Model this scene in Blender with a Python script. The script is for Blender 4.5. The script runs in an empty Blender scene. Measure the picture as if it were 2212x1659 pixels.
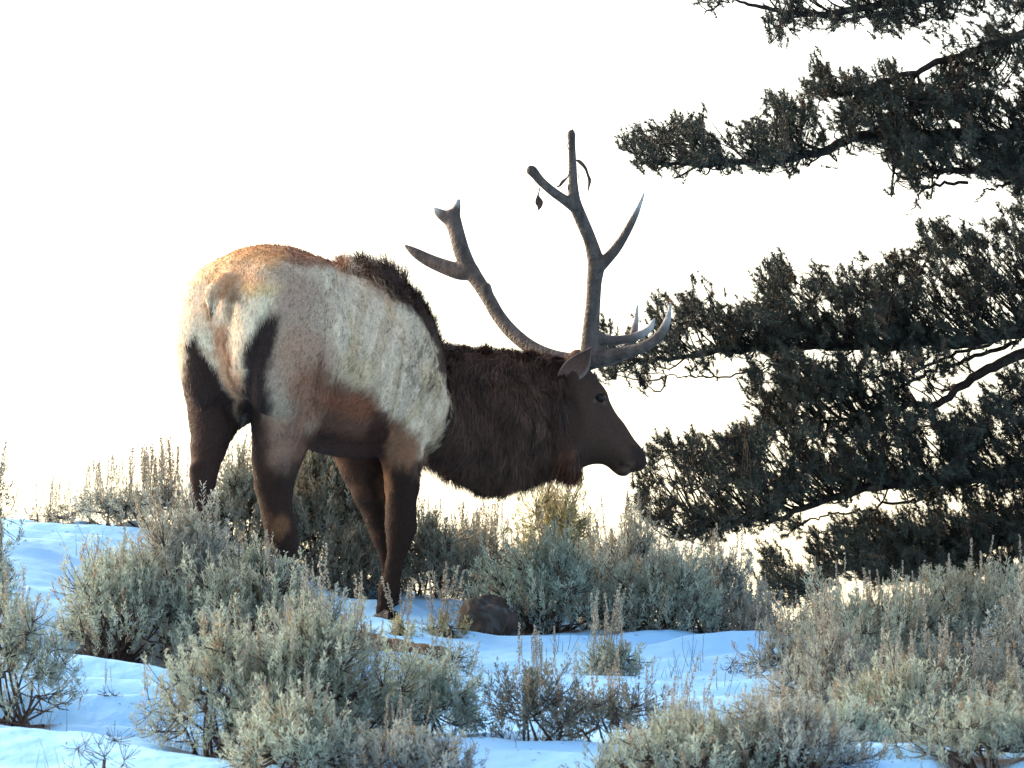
import bpy, math
import numpy as np
from mathutils import Vector

sc = bpy.context.scene
# ------------------------------------------------------------------ camera / sky / sun / exposure
PXM, D0, PITCH = 530.0, 30.0, math.radians(5.0)      # picture units per metre at 30 m, camera distance, upward tilt
CX, CY = 1106.0, 829.5
CAM = np.array([0.0, -D0, 0.0])
Fw = np.array([0.0, math.cos(PITCH), math.sin(PITCH)])
Up = np.array([0.0, -math.sin(PITCH), math.cos(PITCH)])

def at(px, py, y):
    """world point of the place at picture column px, row py and world depth y"""
    u = (px - CX) / (PXM * D0); v = -(py - CY) / (PXM * D0)
    d = (y + D0) / (Fw[1] + v * Up[1])
    return np.array([u * d, y, CAM[2] + d * (Fw[2] + v * Up[2])])
CAM[2] = -at(830, 1335, 0.3)[2]

def proj(p):
    q = np.asarray(p, float) - CAM
    d = q @ Fw
    return q[..., 0] / d * PXM * D0 + CX, CY - (q @ Up) / d * PXM * D0

cam = bpy.data.cameras.new('camera'); camo = bpy.data.objects.new('camera', cam)
sc.collection.objects.link(camo)
camo.location = CAM; camo.rotation_euler = (math.pi / 2 + PITCH, 0, 0)
cam.sensor_width = 36.0; cam.lens = 36.0 * D0 / (2212 / PXM)
cam.clip_start = 0.5; cam.clip_end = 5000
cam.dof.use_dof = True; cam.dof.focus_distance = 30.2; cam.dof.aperture_fstop = 9.0
sc.camera = camo

SUN_EL, SUN_AZ = math.radians(22.0), math.radians(-55.0)     # behind the ridge, a little left of the view
world = bpy.data.worlds.new('World'); sc.world = world; world.use_nodes = True
wn = world.node_tree.nodes; wl = world.node_tree.links
sky = wn.new('ShaderNodeTexSky'); sky.sky_type = 'NISHITA'; sky.sun_disc = False
sky.sun_elevation = SUN_EL; sky.sun_rotation = SUN_AZ
sky.altitude = 500; sky.air_density = 1.0; sky.dust_density = 7.5; sky.ozone_density = 0.0
bg = wn['Background']; bg.inputs['Strength'].default_value = 0.15
wl.new(sky.outputs[0], bg.inputs[0])

sun = bpy.data.lights.new('sun', 'SUN'); suno = bpy.data.objects.new('sun', sun)
sc.collection.objects.link(suno)
sun.energy = 0.5; sun.angle = math.radians(30); sun.color = (1.0, 0.97, 0.92)
sd = Vector((math.sin(SUN_AZ) * math.cos(SUN_EL), math.cos(SUN_AZ) * math.cos(SUN_EL), math.sin(SUN_EL)))
suno.rotation_euler = (-sd).to_track_quat('-Z', 'Y').to_euler()

sc.view_settings.view_transform = 'Standard'; sc.view_settings.look = 'None'
sc.view_settings.exposure = 1.95; sc.view_settings.gamma = 1.0
sc.cycles.max_bounces = 6

# ------------------------------------------------------------------ small tools
def lin(r, g, b):
    c = np.array([r, g, b], float) / 255.0
    return np.where(c <= 0.04045, c / 12.92, ((c + 0.055) / 1.055) ** 2.4)

def _hash(i, j, k, seed):
    n = (i * 374761393 + j * 668265263 + k * 1274126177 + seed * 974711) & 0x7fffffff
    n = ((n ^ (n >> 13)) * 1274126177) & 0x7fffffff
    n = n ^ (n >> 16)
    return (n & 0xffff) / 65535.0

def noise(p, seed=0):
    p = np.asarray(p, float)
    i = np.floor(p).astype(np.int64); f = p - i; f = f * f * (3 - 2 * f)
    r = 0
    for a in (0, 1):
        for b in (0, 1):
            for c in (0, 1):
                w = (f[..., 0] if a else 1 - f[..., 0]) * (f[..., 1] if b else 1 - f[..., 1]) * (f[..., 2] if c else 1 - f[..., 2])
                r = r + w * _hash(i[..., 0] + a, i[..., 1] + b, i[..., 2] + c, seed)
    return r * 2 - 1

def fbm(p, seed=0, o=4):
    r, a = 0, 0.5
    for k in range(o):
        r = r + a * noise(np.asarray(p) * (2.03 ** k) + 17.3 * k, seed + k); a *= 0.5
    return r

def mesh(name, V, faces, mat, col=None, smooth=False):
    """faces: list of int arrays of shape (n,3) or (n,4)"""
    me = bpy.data.meshes.new(name)
    V = np.ascontiguousarray(V, np.float32)
    me.vertices.add(len(V)); me.vertices.foreach_set('co', V.ravel())
    faces = [np.asarray(f, np.int32) for f in faces if len(f)]
    nl = sum(f.size for f in faces); nf = sum(len(f) for f in faces)
    me.loops.add(nl); me.polygons.add(nf)
    me.loops.foreach_set('vertex_index', np.concatenate([f.ravel() for f in faces]))
    tot = np.concatenate([np.full(len(f), f.shape[1], np.int32) for f in faces])
    st = np.concatenate([[0], np.cumsum(tot)[:-1]]).astype(np.int32)
    me.polygons.foreach_set('loop_start', st)
    me.polygons.foreach_set('use_smooth', np.full(nf, smooth, bool))
    if col is not None:
        a = me.color_attributes.new('col', 'FLOAT_COLOR', 'POINT')
        c = np.ones((len(V), 4), np.float32); c[:, :3] = col
        a.data.foreach_set('color', c.ravel())
    me.update(calc_edges=True)
    if mat: me.materials.append(mat)
    return me

def put(name, me, parent=None, loc=(0, 0, 0)):
    o = bpy.data.objects.new(name, me); sc.collection.objects.link(o)
    o.location = loc
    if parent: o.parent = parent
    return o

def tag(o, label=None, cat=None, group=None, kind=None):
    if label: o['label'] = label
    if cat: o['category'] = cat
    if group: o['group'] = group
    if kind: o['kind'] = kind
    return o

def unit(v):
    return v / np.maximum(np.linalg.norm(v, axis=-1, keepdims=True), 1e-9)

def tubes(P, R, k=4, cap=True):
    """P (N,m,3) polylines, R (N,m) radii -> verts, quads, polyline index of each vert"""
    P = np.asarray(P, float); R = np.asarray(R, float); N, m, _ = P.shape
    T = np.empty_like(P); T[:, 1:-1] = P[:, 2:] - P[:, :-2]; T[:, 0] = P[:, 1] - P[:, 0]; T[:, -1] = P[:, -1] - P[:, -2]
    T = unit(T)
    ref = np.where(np.abs(T[..., 2:3]) > 0.9, np.array([1.0, 0, 0]), np.array([0, 0, 1.0]))
    A = unit(np.cross(T, ref)); B = np.cross(T, A)
    an = np.arange(k) * 2 * math.pi / k
    V = P[:, :, None] + R[:, :, None, None] * (A[:, :, None] * np.cos(an)[:, None] + B[:, :, None] * np.sin(an)[:, None])
    V = V.reshape(-1, 3)
    i = np.arange(N)[:, None, None] * m * k + np.arange(m - 1)[None, :, None] * k
    j = np.arange(k)[None, None]; j2 = (j + 1) % k
    Q = np.stack([i + j, i + j2, i + k + j2, i + k + j], -1).reshape(-1, 4)
    return V, Q, np.repeat(np.arange(N), m * k)

def bez(a, b, c, m):
    t = np.linspace(0, 1, m)[None, :, None]
    return (1 - t) ** 2 * a[:, None] + 2 * t * (1 - t) * b[:, None] + t * t * c[:, None]

def smooth_line(pts, n):
    """Catmull-Rom through pts (any columns), n samples"""
    p = np.asarray(pts, float); p = np.vstack([2 * p[0] - p[1], p, 2 * p[-1] - p[-2]])
    t = np.linspace(0, len(p) - 3 - 1e-6, n); i = t.astype(int); f = (t - i)[:, None]
    a, b, c, d = p[i], p[i + 1], p[i + 2], p[i + 3]
    return 0.5 * (2 * b + (c - a) * f + (2 * a - 5 * b + 4 * c - d) * f ** 2 + (3 * b - a - 3 * c + d) * f ** 3)

def poly_sd(x, y, poly):
    """signed distance to a closed polygon, negative inside"""
    P = np.asarray(poly, float); d = np.full(np.shape(x), 1e9); ins = np.zeros(np.shape(x), bool)
    for i in range(len(P)):
        a, b = P[i], P[(i + 1) % len(P)]; e = b - a
        wx, wy = x - a[0], y - a[1]
        t = np.clip((wx * e[0] + wy * e[1]) / (e @ e + 1e-12), 0, 1)
        d = np.minimum(d, (wx - e[0] * t) ** 2 + (wy - e[1] * t) ** 2)
        c = ((a[1] > y) != (b[1] > y)) & (x < (b[0] - a[0]) * (y - a[1]) / (b[1] - a[1] + 1e-12) + a[0])
        ins ^= c
    d = np.sqrt(d)
    return np.where(ins, -d, d)

def sstep(a, b, x):
    t = np.clip((x - a) / (b - a), 0, 1); return t * t * (3 - 2 * t)

# ------------------------------------------------------------------ materials
def new_mat(name):
    m = bpy.data.materials.new(name); m.use_nodes = True
    return m, m.node_tree.nodes, m.node_tree.links, m.node_tree.nodes['Principled BSDF']

def col_mat(name, rough=0.7, spec=0.3, translucent=0.0, nscale=40.0, namount=0.25, bump=0.0, bscale=60.0):
    m, n, l, b = new_mat(name)
    at_ = n.new('ShaderNodeAttribute'); at_.attribute_name = 'col'
    tc = n.new('ShaderNodeTexCoord'); nz = n.new('ShaderNodeTexNoise')
    nz.inputs['Scale'].default_value = nscale; nz.inputs['Detail'].default_value = 3
    l.new(tc.outputs['Object'], nz.inputs['Vector'])
    mr = n.new('ShaderNodeMapRange'); mr.inputs[1].default_value = 0.25; mr.inputs[2].default_value = 0.75
    mr.inputs[3].default_value = 1 - namount; mr.inputs[4].default_value = 1 + namount
    l.new(nz.outputs[0], mr.inputs[0])
    mx = n.new('ShaderNodeVectorMath'); mx.operation = 'SCALE'
    l.new(at_.outputs['Color'], mx.inputs[0]); l.new(mr.outputs[0], mx.inputs['Scale'])
    l.new(mx.outputs[0], b.inputs['Base Color'])
    b.inputs['Roughness'].default_value = rough; b.inputs['Specular IOR Level'].default_value = spec
    if bump:
        n2 = n.new('ShaderNodeTexNoise'); n2.inputs['Scale'].default_value = bscale; n2.inputs['Detail'].default_value = 6
        l.new(tc.outputs['Object'], n2.inputs['Vector'])
        bp = n.new('ShaderNodeBump'); bp.inputs['Strength'].default_value = bump; bp.inputs['Distance'].default_value = 0.01
        l.new(n2.outputs[0], bp.inputs['Height']); l.new(bp.outputs[0], b.inputs['Normal'])
    if translucent:
        tr = n.new('ShaderNodeBsdfTranslucent'); l.new(mx.outputs[0], tr.inputs['Color'])
        ms = n.new('ShaderNodeMixShader'); ms.inputs[0].default_value = translucent
        l.new(b.outputs[0], ms.inputs[1]); l.new(tr.outputs[0], ms.inputs[2])
        l.new(ms.outputs[0], n['Material Output'].inputs['Surface'])
    return m

M_leaf = col_mat('sage_leaf', 0.75, 0.15, 0.36, 30, 0.2)
M_wood = col_mat('sage_wood', 0.85, 0.1, 0, 80, 0.35)
M_stalk = col_mat('dry_stalk', 0.85, 0.1, 0.2, 60, 0.2)
M_needle = col_mat('needles', 0.55, 0.3, 0.06, 10, 0.3)
M_bark = col_mat('bark', 0.9, 0.1, 0, 40, 0.4, 0.6, 50)
M_skin = col_mat('coat_skin', 0.85, 0.1, 0, 90, 0.18, 0.35, 140)
M_fur = col_mat('coat_hair', 0.6, 0.2, 0.08, 120, 0.15)
M_antler = col_mat('antler', 0.62, 0.25, 0, 35, 0.25, 0.9, 70)
M_rock = col_mat('rock', 0.9, 0.2, 0, 14, 0.45, 0.8, 30)
M_eye = col_mat('eye', 0.3, 0.2, 0, 5, 0.05)

m, n, l, b = new_mat('snow'); M_snow = m
at_ = n.new('ShaderNodeAttribute'); at_.attribute_name = 'col'
tc = n.new('ShaderNodeTexCoord')
n1 = n.new('ShaderNodeTexNoise'); n1.inputs['Scale'].default_value = 9; n1.inputs['Detail'].default_value = 8
n2 = n.new('ShaderNodeTexNoise'); n2.inputs['Scale'].default_value = 160; n2.inputs['Detail'].default_value = 3
l.new(tc.outputs['Object'], n1.inputs['Vector']); l.new(tc.outputs['Object'], n2.inputs['Vector'])
ad = n.new('ShaderNodeMath'); ad.operation = 'MULTIPLY_ADD'; ad.inputs[1].default_value = 0.12
l.new(n2.outputs[0], ad.inputs[0]); l.new(n1.outputs[0], ad.inputs[2])
bp = n.new('ShaderNodeBump'); bp.inputs['Strength'].default_value = 0.5; bp.inputs['Distance'].default_value = 0.03
l.new(ad.outputs[0], bp.inputs['Height']); l.new(bp.outputs[0], b.inputs['Normal'])
l.new(at_.outputs['Color'], b.inputs['Base Color'])
b.inputs['Roughness'].default_value = 0.6; b.inputs['Specular IOR Level'].default_value = 0.25

# ------------------------------------------------------------------ the snowy ridge
KX = np.array([-900, -400, 0, 300, 600, 850, 1100, 1400, 1700, 2000, 2212, 2600, 3200], float)
ROWS = [(-6.0, [1765] * 13),
        (-4.5, [1660, 1660, 1660, 1665, 1672, 1672, 1665, 1668, 1672, 1680, 1680, 1680, 1680]),
        (-3.0, [1545, 1545, 1550, 1565, 1572, 1565, 1570, 1575, 1585, 1605, 1605, 1600, 1600]),
        (-1.5, [1370, 1370, 1375, 1415, 1450, 1455, 1465, 1478, 1485, 1490, 1480, 1470, 1470]),
        (-0.3, [1225, 1225, 1228, 1275, 1352, 1372, 1398, 1412, 1424, 1412, 1390, 1370, 1370]),
        (0.6, [1165, 1165, 1167, 1190, 1280, 1322, 1372, 1398, 1408, 1380, 1345, 1330, 1330]),
        (1.4, [1150, 1150, 1153, 1142, 1235, 1300, 1350, 1388, 1400, 1345, 1300, 1280, 1280])]
KXW = (KX - CX) / PXM
GY = [-400.0, -60.0, -30.0, -14.0, -9.0]; GZ = [np.full(13, CAM[2] - q) for q in (14.0, 3.0, 1.7, 0.85, 0.35)]
for y, row in ROWS:
    GY.append(y); GZ.append(np.array([at(px, py, y)[2] for px, py in zip(KX, row)]))
for dy, dz in ((1.2, 0.03), (3.2, 0.45), (10, 2.2), (60, 16), (600, 120), (3000, 300)):
    GY.append(1.4 + dy); GZ.append(GZ[11] - dz)
GY = np.array(GY); GZ = np.array(GZ)

def _tang(x, f):
    d = np.diff(f, axis=0) / np.diff(x)[:, None]
    t = np.zeros_like(f); t[0] = d[0]; t[-1] = d[-1]
    s = d[:-1] * d[1:] > 0
    t[1:-1] = np.where(s, 2 * d[:-1] * d[1:] / np.where(np.abs(d[:-1] + d[1:]) < 1e-9, 1e-9, d[:-1] + d[1:]), 0)
    return t
GT = _tang(GY, GZ)

def base_ground(x, y):
    x = np.asarray(x, float); y = np.clip(np.asarray(y, float), GY[0], GY[-1] - 1e-6)
    i = np.clip(np.searchsorted(GY, y, side='right') - 1, 0, len(GY) - 2)
    h = GY[i + 1] - GY[i]; t = (y - GY[i]) / h
    h00 = 2 * t ** 3 - 3 * t ** 2 + 1; h10 = t ** 3 - 2 * t ** 2 + t; h01 = -2 * t ** 3 + 3 * t ** 2; h11 = t ** 3 - t ** 2
    xs = np.clip(x, KXW[0], KXW[-1] - 1e-6)
    j = np.clip(np.searchsorted(KXW, xs, side='right') - 1, 0, len(KXW) - 2)
    def val(jj):
        jj = np.clip(jj, 0, len(KXW) - 1)
        return h00 * GZ[i, jj] + h10 * h * GT[i, jj] + h01 * GZ[i + 1, jj] + h11 * h * GT[i + 1, jj]
    f = (xs - KXW[j]) / (KXW[j + 1] - KXW[j])
    a, b, c, d = val(j - 1), val(j), val(j + 1), val(j + 2)
    f2 = f * f * (3 - 2 * f)
    return 0.5 * (b + (c - b) * f2) + 0.5 * (b + (c - b) * f)

WELLS = []     # melt wells under the shrubs: x, y, radius
def ground(x, y, wells=False):
    x = np.asarray(x, float); y = np.asarray(y, float)
    z = base_ground(x, y)
    near = np.exp(-((x / 9) ** 2 + ((y + 2) / 10) ** 2))
    q = np.stack([x * 0.7, y * 1.9 + 0.35 * x, 0 * x], -1)
    z = z + near * 0.13 * fbm(q, 5, 3)
    w = y * 2.6 + 0.5 * x + 1.6 * noise(np.stack([x * 0.6, y * 0.6, 0 * x + 3], -1), 9)
    saw = w - np.floor(w)                                   # wind-cut steps in the crust
    z = z + near * 0.055 * (sstep(0, 0.75, saw) - sstep(0.78, 1.0, saw)) * sstep(-0.3, 0.4, noise(np.stack([x * 0.5, y * 0.9, 0 * x], -1), 21))
    z = z + near * 0.016 * fbm(np.stack([x * 4, y * 7, 0 * x], -1), 12, 3)
    z = z + near * 0.007 * fbm(np.stack([x * 13, y * 17, 0 * x], -1), 15, 2)
    soil = np.zeros_like(z)
    if wells:
        for wx, wy, r in WELLS:
            d = np.hypot(x - wx, (y - wy) * 1.0) / r
            d = d + 0.35 * noise(np.stack([x * 5, y * 5, 0 * x], -1), 31)
            z = z - 0.05 * np.exp(-d * d * 1.5); soil = np.maximum(soil, sstep(1.0, 0.72, d))
    return (z, soil) if wells else z

# ------------------------------------------------------------------ sagebrush
STALKS = []
def make_stalk_meshes():
    for s in range(8):
        r = np.random.default_rng(900 + s)
        n = 9; t = np.linspace(0, 1, n)
        bend = r.normal(0, 0.05, 2)
        P = np.stack([bend[0] * t ** 2, bend[1] * t ** 2, t], -1)
        V, Q, _ = tubes(P[None], (0.0075 * (1 - 0.7 * t))[None], 3)
        C = np.tile(lin(140, 118, 96), (len(V), 1))
        Vs, Fs, Cs = [V], [Q], [C]; off = len(V); tri = []
        nb = r.integers(70, 110)
        tt = r.uniform(0.28, 1.0, nb)
        for k in range(nb):
            c = np.array([bend[0] * tt[k] ** 2, bend[1] * tt[k] ** 2, tt[k]])
            d = unit(np.array([r.normal(), r.normal(), 1.3])); off_r = r.uniform(0.01, 0.045) * (1.15 - tt[k] * 0.8)
            side = unit(np.array([d[0], d[1], 0.25])); c = c + side * off_r * 1.3
            L = r.uniform(0.018, 0.042); W_ = L * r.uniform(0.28, 0.45)
            a = unit(np.cross(d, r.normal(size=3))); b_ = np.cross(d, a)
            v = np.array([c - d * L * .5, c + a * W_, c + b_ * W_, c - a * W_, c - b_ * W_, c + d * L * .6])
            Vs.append(v); Cs.append(np.tile(lin(194, 184, 164) * r.uniform(0.6, 1.15), (6, 1)))
            for q in range(4):
                tri += [[off, off + 1 + (q + 1) % 4, off + 1 + q], [off + 5, off + 1 + q, off + 1 + (q + 1) % 4]]
            off += 6
        STALKS.append(mesh('flower_stalk', np.vstack(Vs), [Q, np.array(tri)], M_stalk, np.vstack(Cs)))
make_stalk_meshes()

GREENS = {'sage': (lin(176, 184, 166), lin(144, 152, 138)), 'blue': (lin(172, 186, 170), lin(140, 154, 142)),
          'dark': (lin(126, 130, 118), lin(94, 98, 90)), 'mid': (lin(150, 156, 142), lin(116, 122, 112)), 'olive': (lin(182, 176, 132), lin(146, 142, 110)),
          'brown': (lin(172, 168, 152), lin(138, 136, 124)), 'grey': (lin(174, 178, 166), lin(142, 146, 138))}

def bush(seed, px, y, wpx, hpx, label, dens=1.0, green='sage', stalks=0, slen=0.22, sparse=0.0, name='sagebrush',
         cat='sagebrush', group='sagebrush on the snowy ridge', well=0.42, leaf=1.0, lean=0.0, low=6, bare=False, sink=0.02):
    r = np.random.default_rng(seed)
    X = (px - CX) / PXM * (y + D0) / D0
    w, h = wpx / PXM, hpx / PXM * 0.86
    z0 = float(ground(X, y)) - sink
    root = put(name, None, None, (X, y, z0)); root.empty_display_size = 0.1
    tag(root, label, cat, group)
    if well: WELLS.append((X, y, w * well))
    area = w * h
    nt = int(max(30, 3000 * area * dens)); ns = max(10, nt // 8); K = max(6, min(26, nt // 30))
    lump_s = r.integers(1000)
    def env(n, lo, hi):
        az = r.uniform(0, 2 * math.pi, n); el = np.radians(low + (90 - low) * r.beta(1.15, 1.25, n))
        d = np.stack([np.cos(el) * np.cos(az), np.cos(el) * np.sin(az), np.sin(el)], -1)
        k = 1 + 0.42 * fbm(d * 2.1 + 5, lump_s, 3) + 0.13 * noise(d * 5.5, lump_s + 7)
        R = r.uniform(lo, hi, n) * k
        p = d * R[:, None] * np.array([w * 0.5, min(w * 0.5, 0.55), h])
        p[:, 0] += lean * p[:, 2]
        p[:, 2] = np.maximum(p[:, 2], 0.015); return p
    prim = env(K, 0.38, 0.55); sec = env(ns, 0.58, 0.85); tip = np.vstack([env(nt - nt // 8, 0.66, 1.04), env(nt // 8, 1.0, 1.22)])
    def nearest(a, b):
        d = ((a[:, None] - b[None]) ** 2).sum(-1); return d.argmin(1)
    base = np.stack([r.normal(0, (0.03 if bare else 0.09) * w + .01, K), r.normal(0, 0.07 * w + .01, K), np.full(K, -0.03)], -1)
    ip = nearest(sec, prim); it = nearest(tip, sec)
    def mid(a, b, s):
        m_ = (a + b) / 2; m_[:, 2] -= s * np.linalg.norm(b - a, axis=1) * 0.12
        return m_ + r.normal(0, 1, m_.shape) * np.linalg.norm(b - a, axis=1)[:, None] * 0.08
    rs = (0.0045 if bare else 0.0085) * min(1.2, max(0.55, w))
    V1, Q1, _ = tubes(bez(base, mid(base, prim, 1.4), prim, 6), np.tile(np.linspace(rs * 1.5, rs * .8, 6), (K, 1)), 5)
    V2, Q2, _ = tubes(bez(prim[ip], mid(prim[ip], sec, 1.0), sec, 4), np.tile(np.linspace(rs * .7, rs * .42, 4), (ns, 1)), 4)
    V3, Q3, _ = tubes(bez(sec[it], mid(sec[it], tip, 0.8), tip, 3), np.tile(np.linspace(rs * .34, 0.0012, 3), (nt, 1)), 3)
    V = np.vstack([V1, V2, V3]); Q = np.vstack([Q1, Q2 + len(V1), Q3 + len(V1) + len(V2)])
    C = np.tile(lin(74, 62, 56), (len(V), 1)) * r.uniform(0.7, 1.3, (len(V), 1))
    o = put('stems', mesh('stems', V, [Q], M_wood, C, True), root); tag(o, kind='stuff')
    if not bare:
        keep = r.uniform(size=nt) > sparse + 0.6 * sstep(0.42, 0.08, tip[:, 2] / h)
        T = tip[keep]; S = sec[it][keep]; nT = len(T)
        d = unit(T - S) * 0.55 + np.array([0, 0, 1.0]) + r.normal(0, 0.16, (nT, 3)); d = unit(d)
        nl = 32
        tt = r.uniform(-0.06, 0.03, (nT, nl))
        g1, g2 = GREENS[green]
        mixv = np.clip(0.5 + 0.9 * fbm(T * 3.2, lump_s + 3, 2) + r.normal(0, .22, nT), 0, 1)[:, None]
        ct = g1 * mixv + g2 * (1 - mixv)
        br = r.uniform(size=nT) < 0.09
        ct = np.where(br[:, None], lin(158, 142, 118) * r.uniform(.7, 1.1, (nT, 1)), ct)
        rad = r.normal(0, 1, (nT, nl, 3)); rad -= (rad * d[:, None]).sum(-1, keepdims=True) * d[:, None]; rad = unit(rad)
        p0 = T[:, None] + d[:, None] * tt[..., None] + rad * 0.003
        ld = unit(d[:, None] * r.uniform(0.5, 1.3, (nT, nl, 1)) + rad * r.uniform(0.35, 1.0, (nT, nl, 1)))
        L = r.uniform(0.010, 0.021, (nT, nl, 1)) * leaf
        wd = unit(np.cross(ld, rad + r.normal(0, .5, rad.shape)))
        a = p0 - wd * 0.0010; b_ = p0 + wd * 0.0010; W_ = r.uniform(0.0014, 0.0026, (nT, nl, 1)) * leaf
        c_ = p0 + ld * L + wd * W_; e_ = p0 + ld * L - wd * W_
        LV = np.stack([a, b_, c_, e_], 2).reshape(-1, 3)
        LQ = np.arange(len(LV)).reshape(-1, 4)
        lc = np.repeat((ct[:, None] * r.uniform(0.72, 1.25, (nT, nl, 1))).reshape(-1, 3), 4, axis=0)
        o = put('foliage', mesh('foliage', LV, [LQ], M_leaf, lc), root); tag(o, kind='stuff')
    if stalks:
        src = env(stalks * 4, 0.82, 0.98); src = src[np.argsort(-src[:, 2] + r.normal(0, .18 * h, len(src)))][:stalks]
        for p in src:
            o = put('flower_stalk', STALKS[r.integers(8)], root, p)
            L = slen * r.uniform(0.5, 1.3)
            o.scale = (L * r.uniform(.8, 1.25),) * 2 + (L,)
            o.rotation_euler = (r.normal(0, .09), r.normal(0, .09) + lean * 0.9 + 0.10 * p[0] / (w / 2), r.uniform(0, 6.28))
    return root

B = bush
# by the crest on the left
B(1, -25, 0.3, 150, 210, 'thin dark sagebrush cut off by the left edge, standing against the sky', 0.35, 'dark', 6, .2, .3)
B(2, 110, 1.3, 150, 45, 'low tuft of seed stalks on the left crest, nearest the left edge', 0.5, 'brown', 18, .12)
B(3, 225, 1.25, 200, 75, 'low sagebrush with tan seed stalks on the snow crest left of the elk', 0.7, 'grey', 26, .14)
B(4, 335, 1.15, 270, 95, 'sagebrush with the tallest seed stalks, on the crest left of the hind legs', 0.9, 'grey', 60, .175)
# behind the elk
B(5, 515, 1.0, 240, 285, 'grey sagebrush behind the gap between the two hind legs', 1.3, 'mid', 16, .16, .1)
B(6, 705, 1.15, 290, 325, 'dark rounded sagebrush under the belly of the elk', 1.6, 'mid', 6, .12, leaf=1.3)
B(7, 770, 0.75, 220, 170, 'low dark sagebrush directly behind the front hooves', 1.2, 'dark', 0)
B(8, 935, 1.05, 240, 225, 'dark sagebrush just right of the front legs', 1.1, 'mid', 22, .13)
B(9, 1030, 1.25, 230, 215, 'stalky brownish sagebrush under the hanging neck mane', 1.0, 'brown', 34, .15)
# the long mound right of the elk
B(10, 1205, 1.3, 260, 290, 'tall yellowish shrub below the beard of the elk', 0.9, 'olive', 26, .13)
B(11, 1180, 0.35, 380, 235, 'large grey green sagebrush mound right of the boulder', 1.2, 'blue', 14, .17)
B(12, 1370, 0.9, 360, 255, 'grey sagebrush with a crowd of tan stalks, in front of the low pine branch tip', 1.1, 'grey', 46, .17)
B(13, 1440, 0.2, 330, 190, 'sagebrush in the middle of the long mound, above the small lone bush', 1.2, 'sage', 8, .16)
B(14, 1560, 0.55, 250, 180, 'sagebrush at the sloping right end of the long mound', 1.1, 'grey', 18, .15)
B(15, 1640, 0.1, 150, 95, 'small stalky sagebrush in the dip between the mound and the right thicket', 0.9, 'brown', 12, .15)
# left foreground
B(16, 545, -1.35, 420, 232, 'broad sagebrush in front of the hind legs of the elk', 1.35, 'sage', 26, .15, well=.5)
B(17, 260, -1.25, 330, 255, 'sagebrush with dark spreading branches on the left snow slope', 1.0, 'sage', 10, .16, .05, well=.5)
B(18, 395, -1.0, 300, 290, 'sagebrush between the two broad bushes left of the hind legs', 1.1, 'grey', 16, .2, well=.5)
B(19, 670, -1.75, 190, 190, 'pale sagebrush at the right end of the left thicket, nearest the log', 1.1, 'grey', 16, .2)
B(20, 20, -3.0, 300, 250, 'dark branching sagebrush at the left edge, half way down the slope', 0.75, 'sage', 8, .2, .25, low=4)
B(21, -10, -2.3, 110, 330, 'upright sagebrush cut off by the left edge, above the branching one', 0.6, 'sage', 8, .18, .1)
# centre foreground
B(22, 470, -3.8, 310, 245, 'sagebrush with bare dark lower branches left of the centre foreground bush', 0.85, 'sage', 12, .16, .12, low=3)
B(23, 665, -3.85, 420, 262, 'largest sagebrush of the centre foreground', 1.3, 'sage', 34, .17)
B(24, 920, -3.6, 260, 165, 'sagebrush on the right flank of the centre foreground bush', 1.1, 'blue', 12, .15)
B(25, 640, -4.5, 330, 140, 'low sagebrush at the bottom edge under the centre foreground bush', 1.1, 'sage', 12, .13)
B(26, 880, -4.6, 300, 110, 'low grey sagebrush at the bottom edge right of the centre', 1.1, 'grey', 10, .14)
B(27, 955, -1.95, 170, 100, 'thin twiggy sagebrush on the snow below the log', 0.55, 'sage', 5, .1, .4, well=.15)
B(28, 868, -0.25, 70, 40, 'tan seed stalks leaning left beside the front hoof', 0.7, 'olive', 10, .20, lean=-.22, well=.3)
B(29, 965, -0.15, 110, 45, 'tan seed stalks leaning left beside the boulder', 0.7, 'olive', 16, .19, lean=-.2, well=.3)
B(30, 1318, -1.45, 150, 110, 'small lone sagebrush with a candelabra of tan stalks on the open snow', 1.0, 'sage', 16, .21, .1, well=.18, low=18)
B(31, 1160, -1.0, 140, 30, 'faint cluster of thin seed stalks poking through snow below the boulder', 0.25, 'brown', 18, .17, .5, well=0)
# sparse dark bushes, bottom
B(32, 1150, -3.9, 230, 165, 'sparse dark twisted sagebrush at the bottom, right of the centre bush', 0.65, 'dark', 5, .16, .3, well=.2, low=14)
B(33, 1330, -3.75, 290, 130, 'see-through sagebrush on the snow at the bottom centre right', 0.7, 'dark', 16, .16, .3, well=.2)
B(34, 1480, -3.2, 150, 90, 'small twiggy sagebrush on the open snow left of the right thicket', 0.5, 'grey', 8, .2, .4, well=.15)
# right thicket
B(35, 1735, -1.3, 230, 160, 'sagebrush at the left end of the right thicket', 1.0, 'grey', 20, .15)
B(36, 1880, -1.5, 380, 225, 'broad stalky sagebrush at the left of the right thicket', 1.2, 'sage', 46, .15, well=.5)
B(37, 2090, -1.25, 400, 225, 'broad sagebrush with pale tips in the middle of the right thicket', 1.2, 'sage', 46, .15, well=.5)
B(38, 2230, -2.0, 260, 240, 'sagebrush cut off by the right edge of the picture', 1.1, 'grey', 14, .18)
B(39, 1800, -2.6, 330, 190, 'greyish sagebrush low in the front of the right thicket', 1.15, 'grey', 16, .2)
B(40, 2030, -2.8, 380, 190, 'dark sagebrush with open branches low in the right thicket', 0.9, 'dark', 20, .2, .15)
B(41, 2050, 3.6, 260, 120, 'pale grey shrub far behind the right thicket under the pine', 0.7, 'grey', 14, .2)
B(42, 1490, -4.75, 440, 128, 'wide sagebrush along the bottom edge, right of centre', 1.2, 'sage', 26, .13)
B(43, 1700, -4.8, 330, 150, 'sagebrush at the bottom edge below the snow tongue', 1.1, 'grey', 12, .14)
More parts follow.
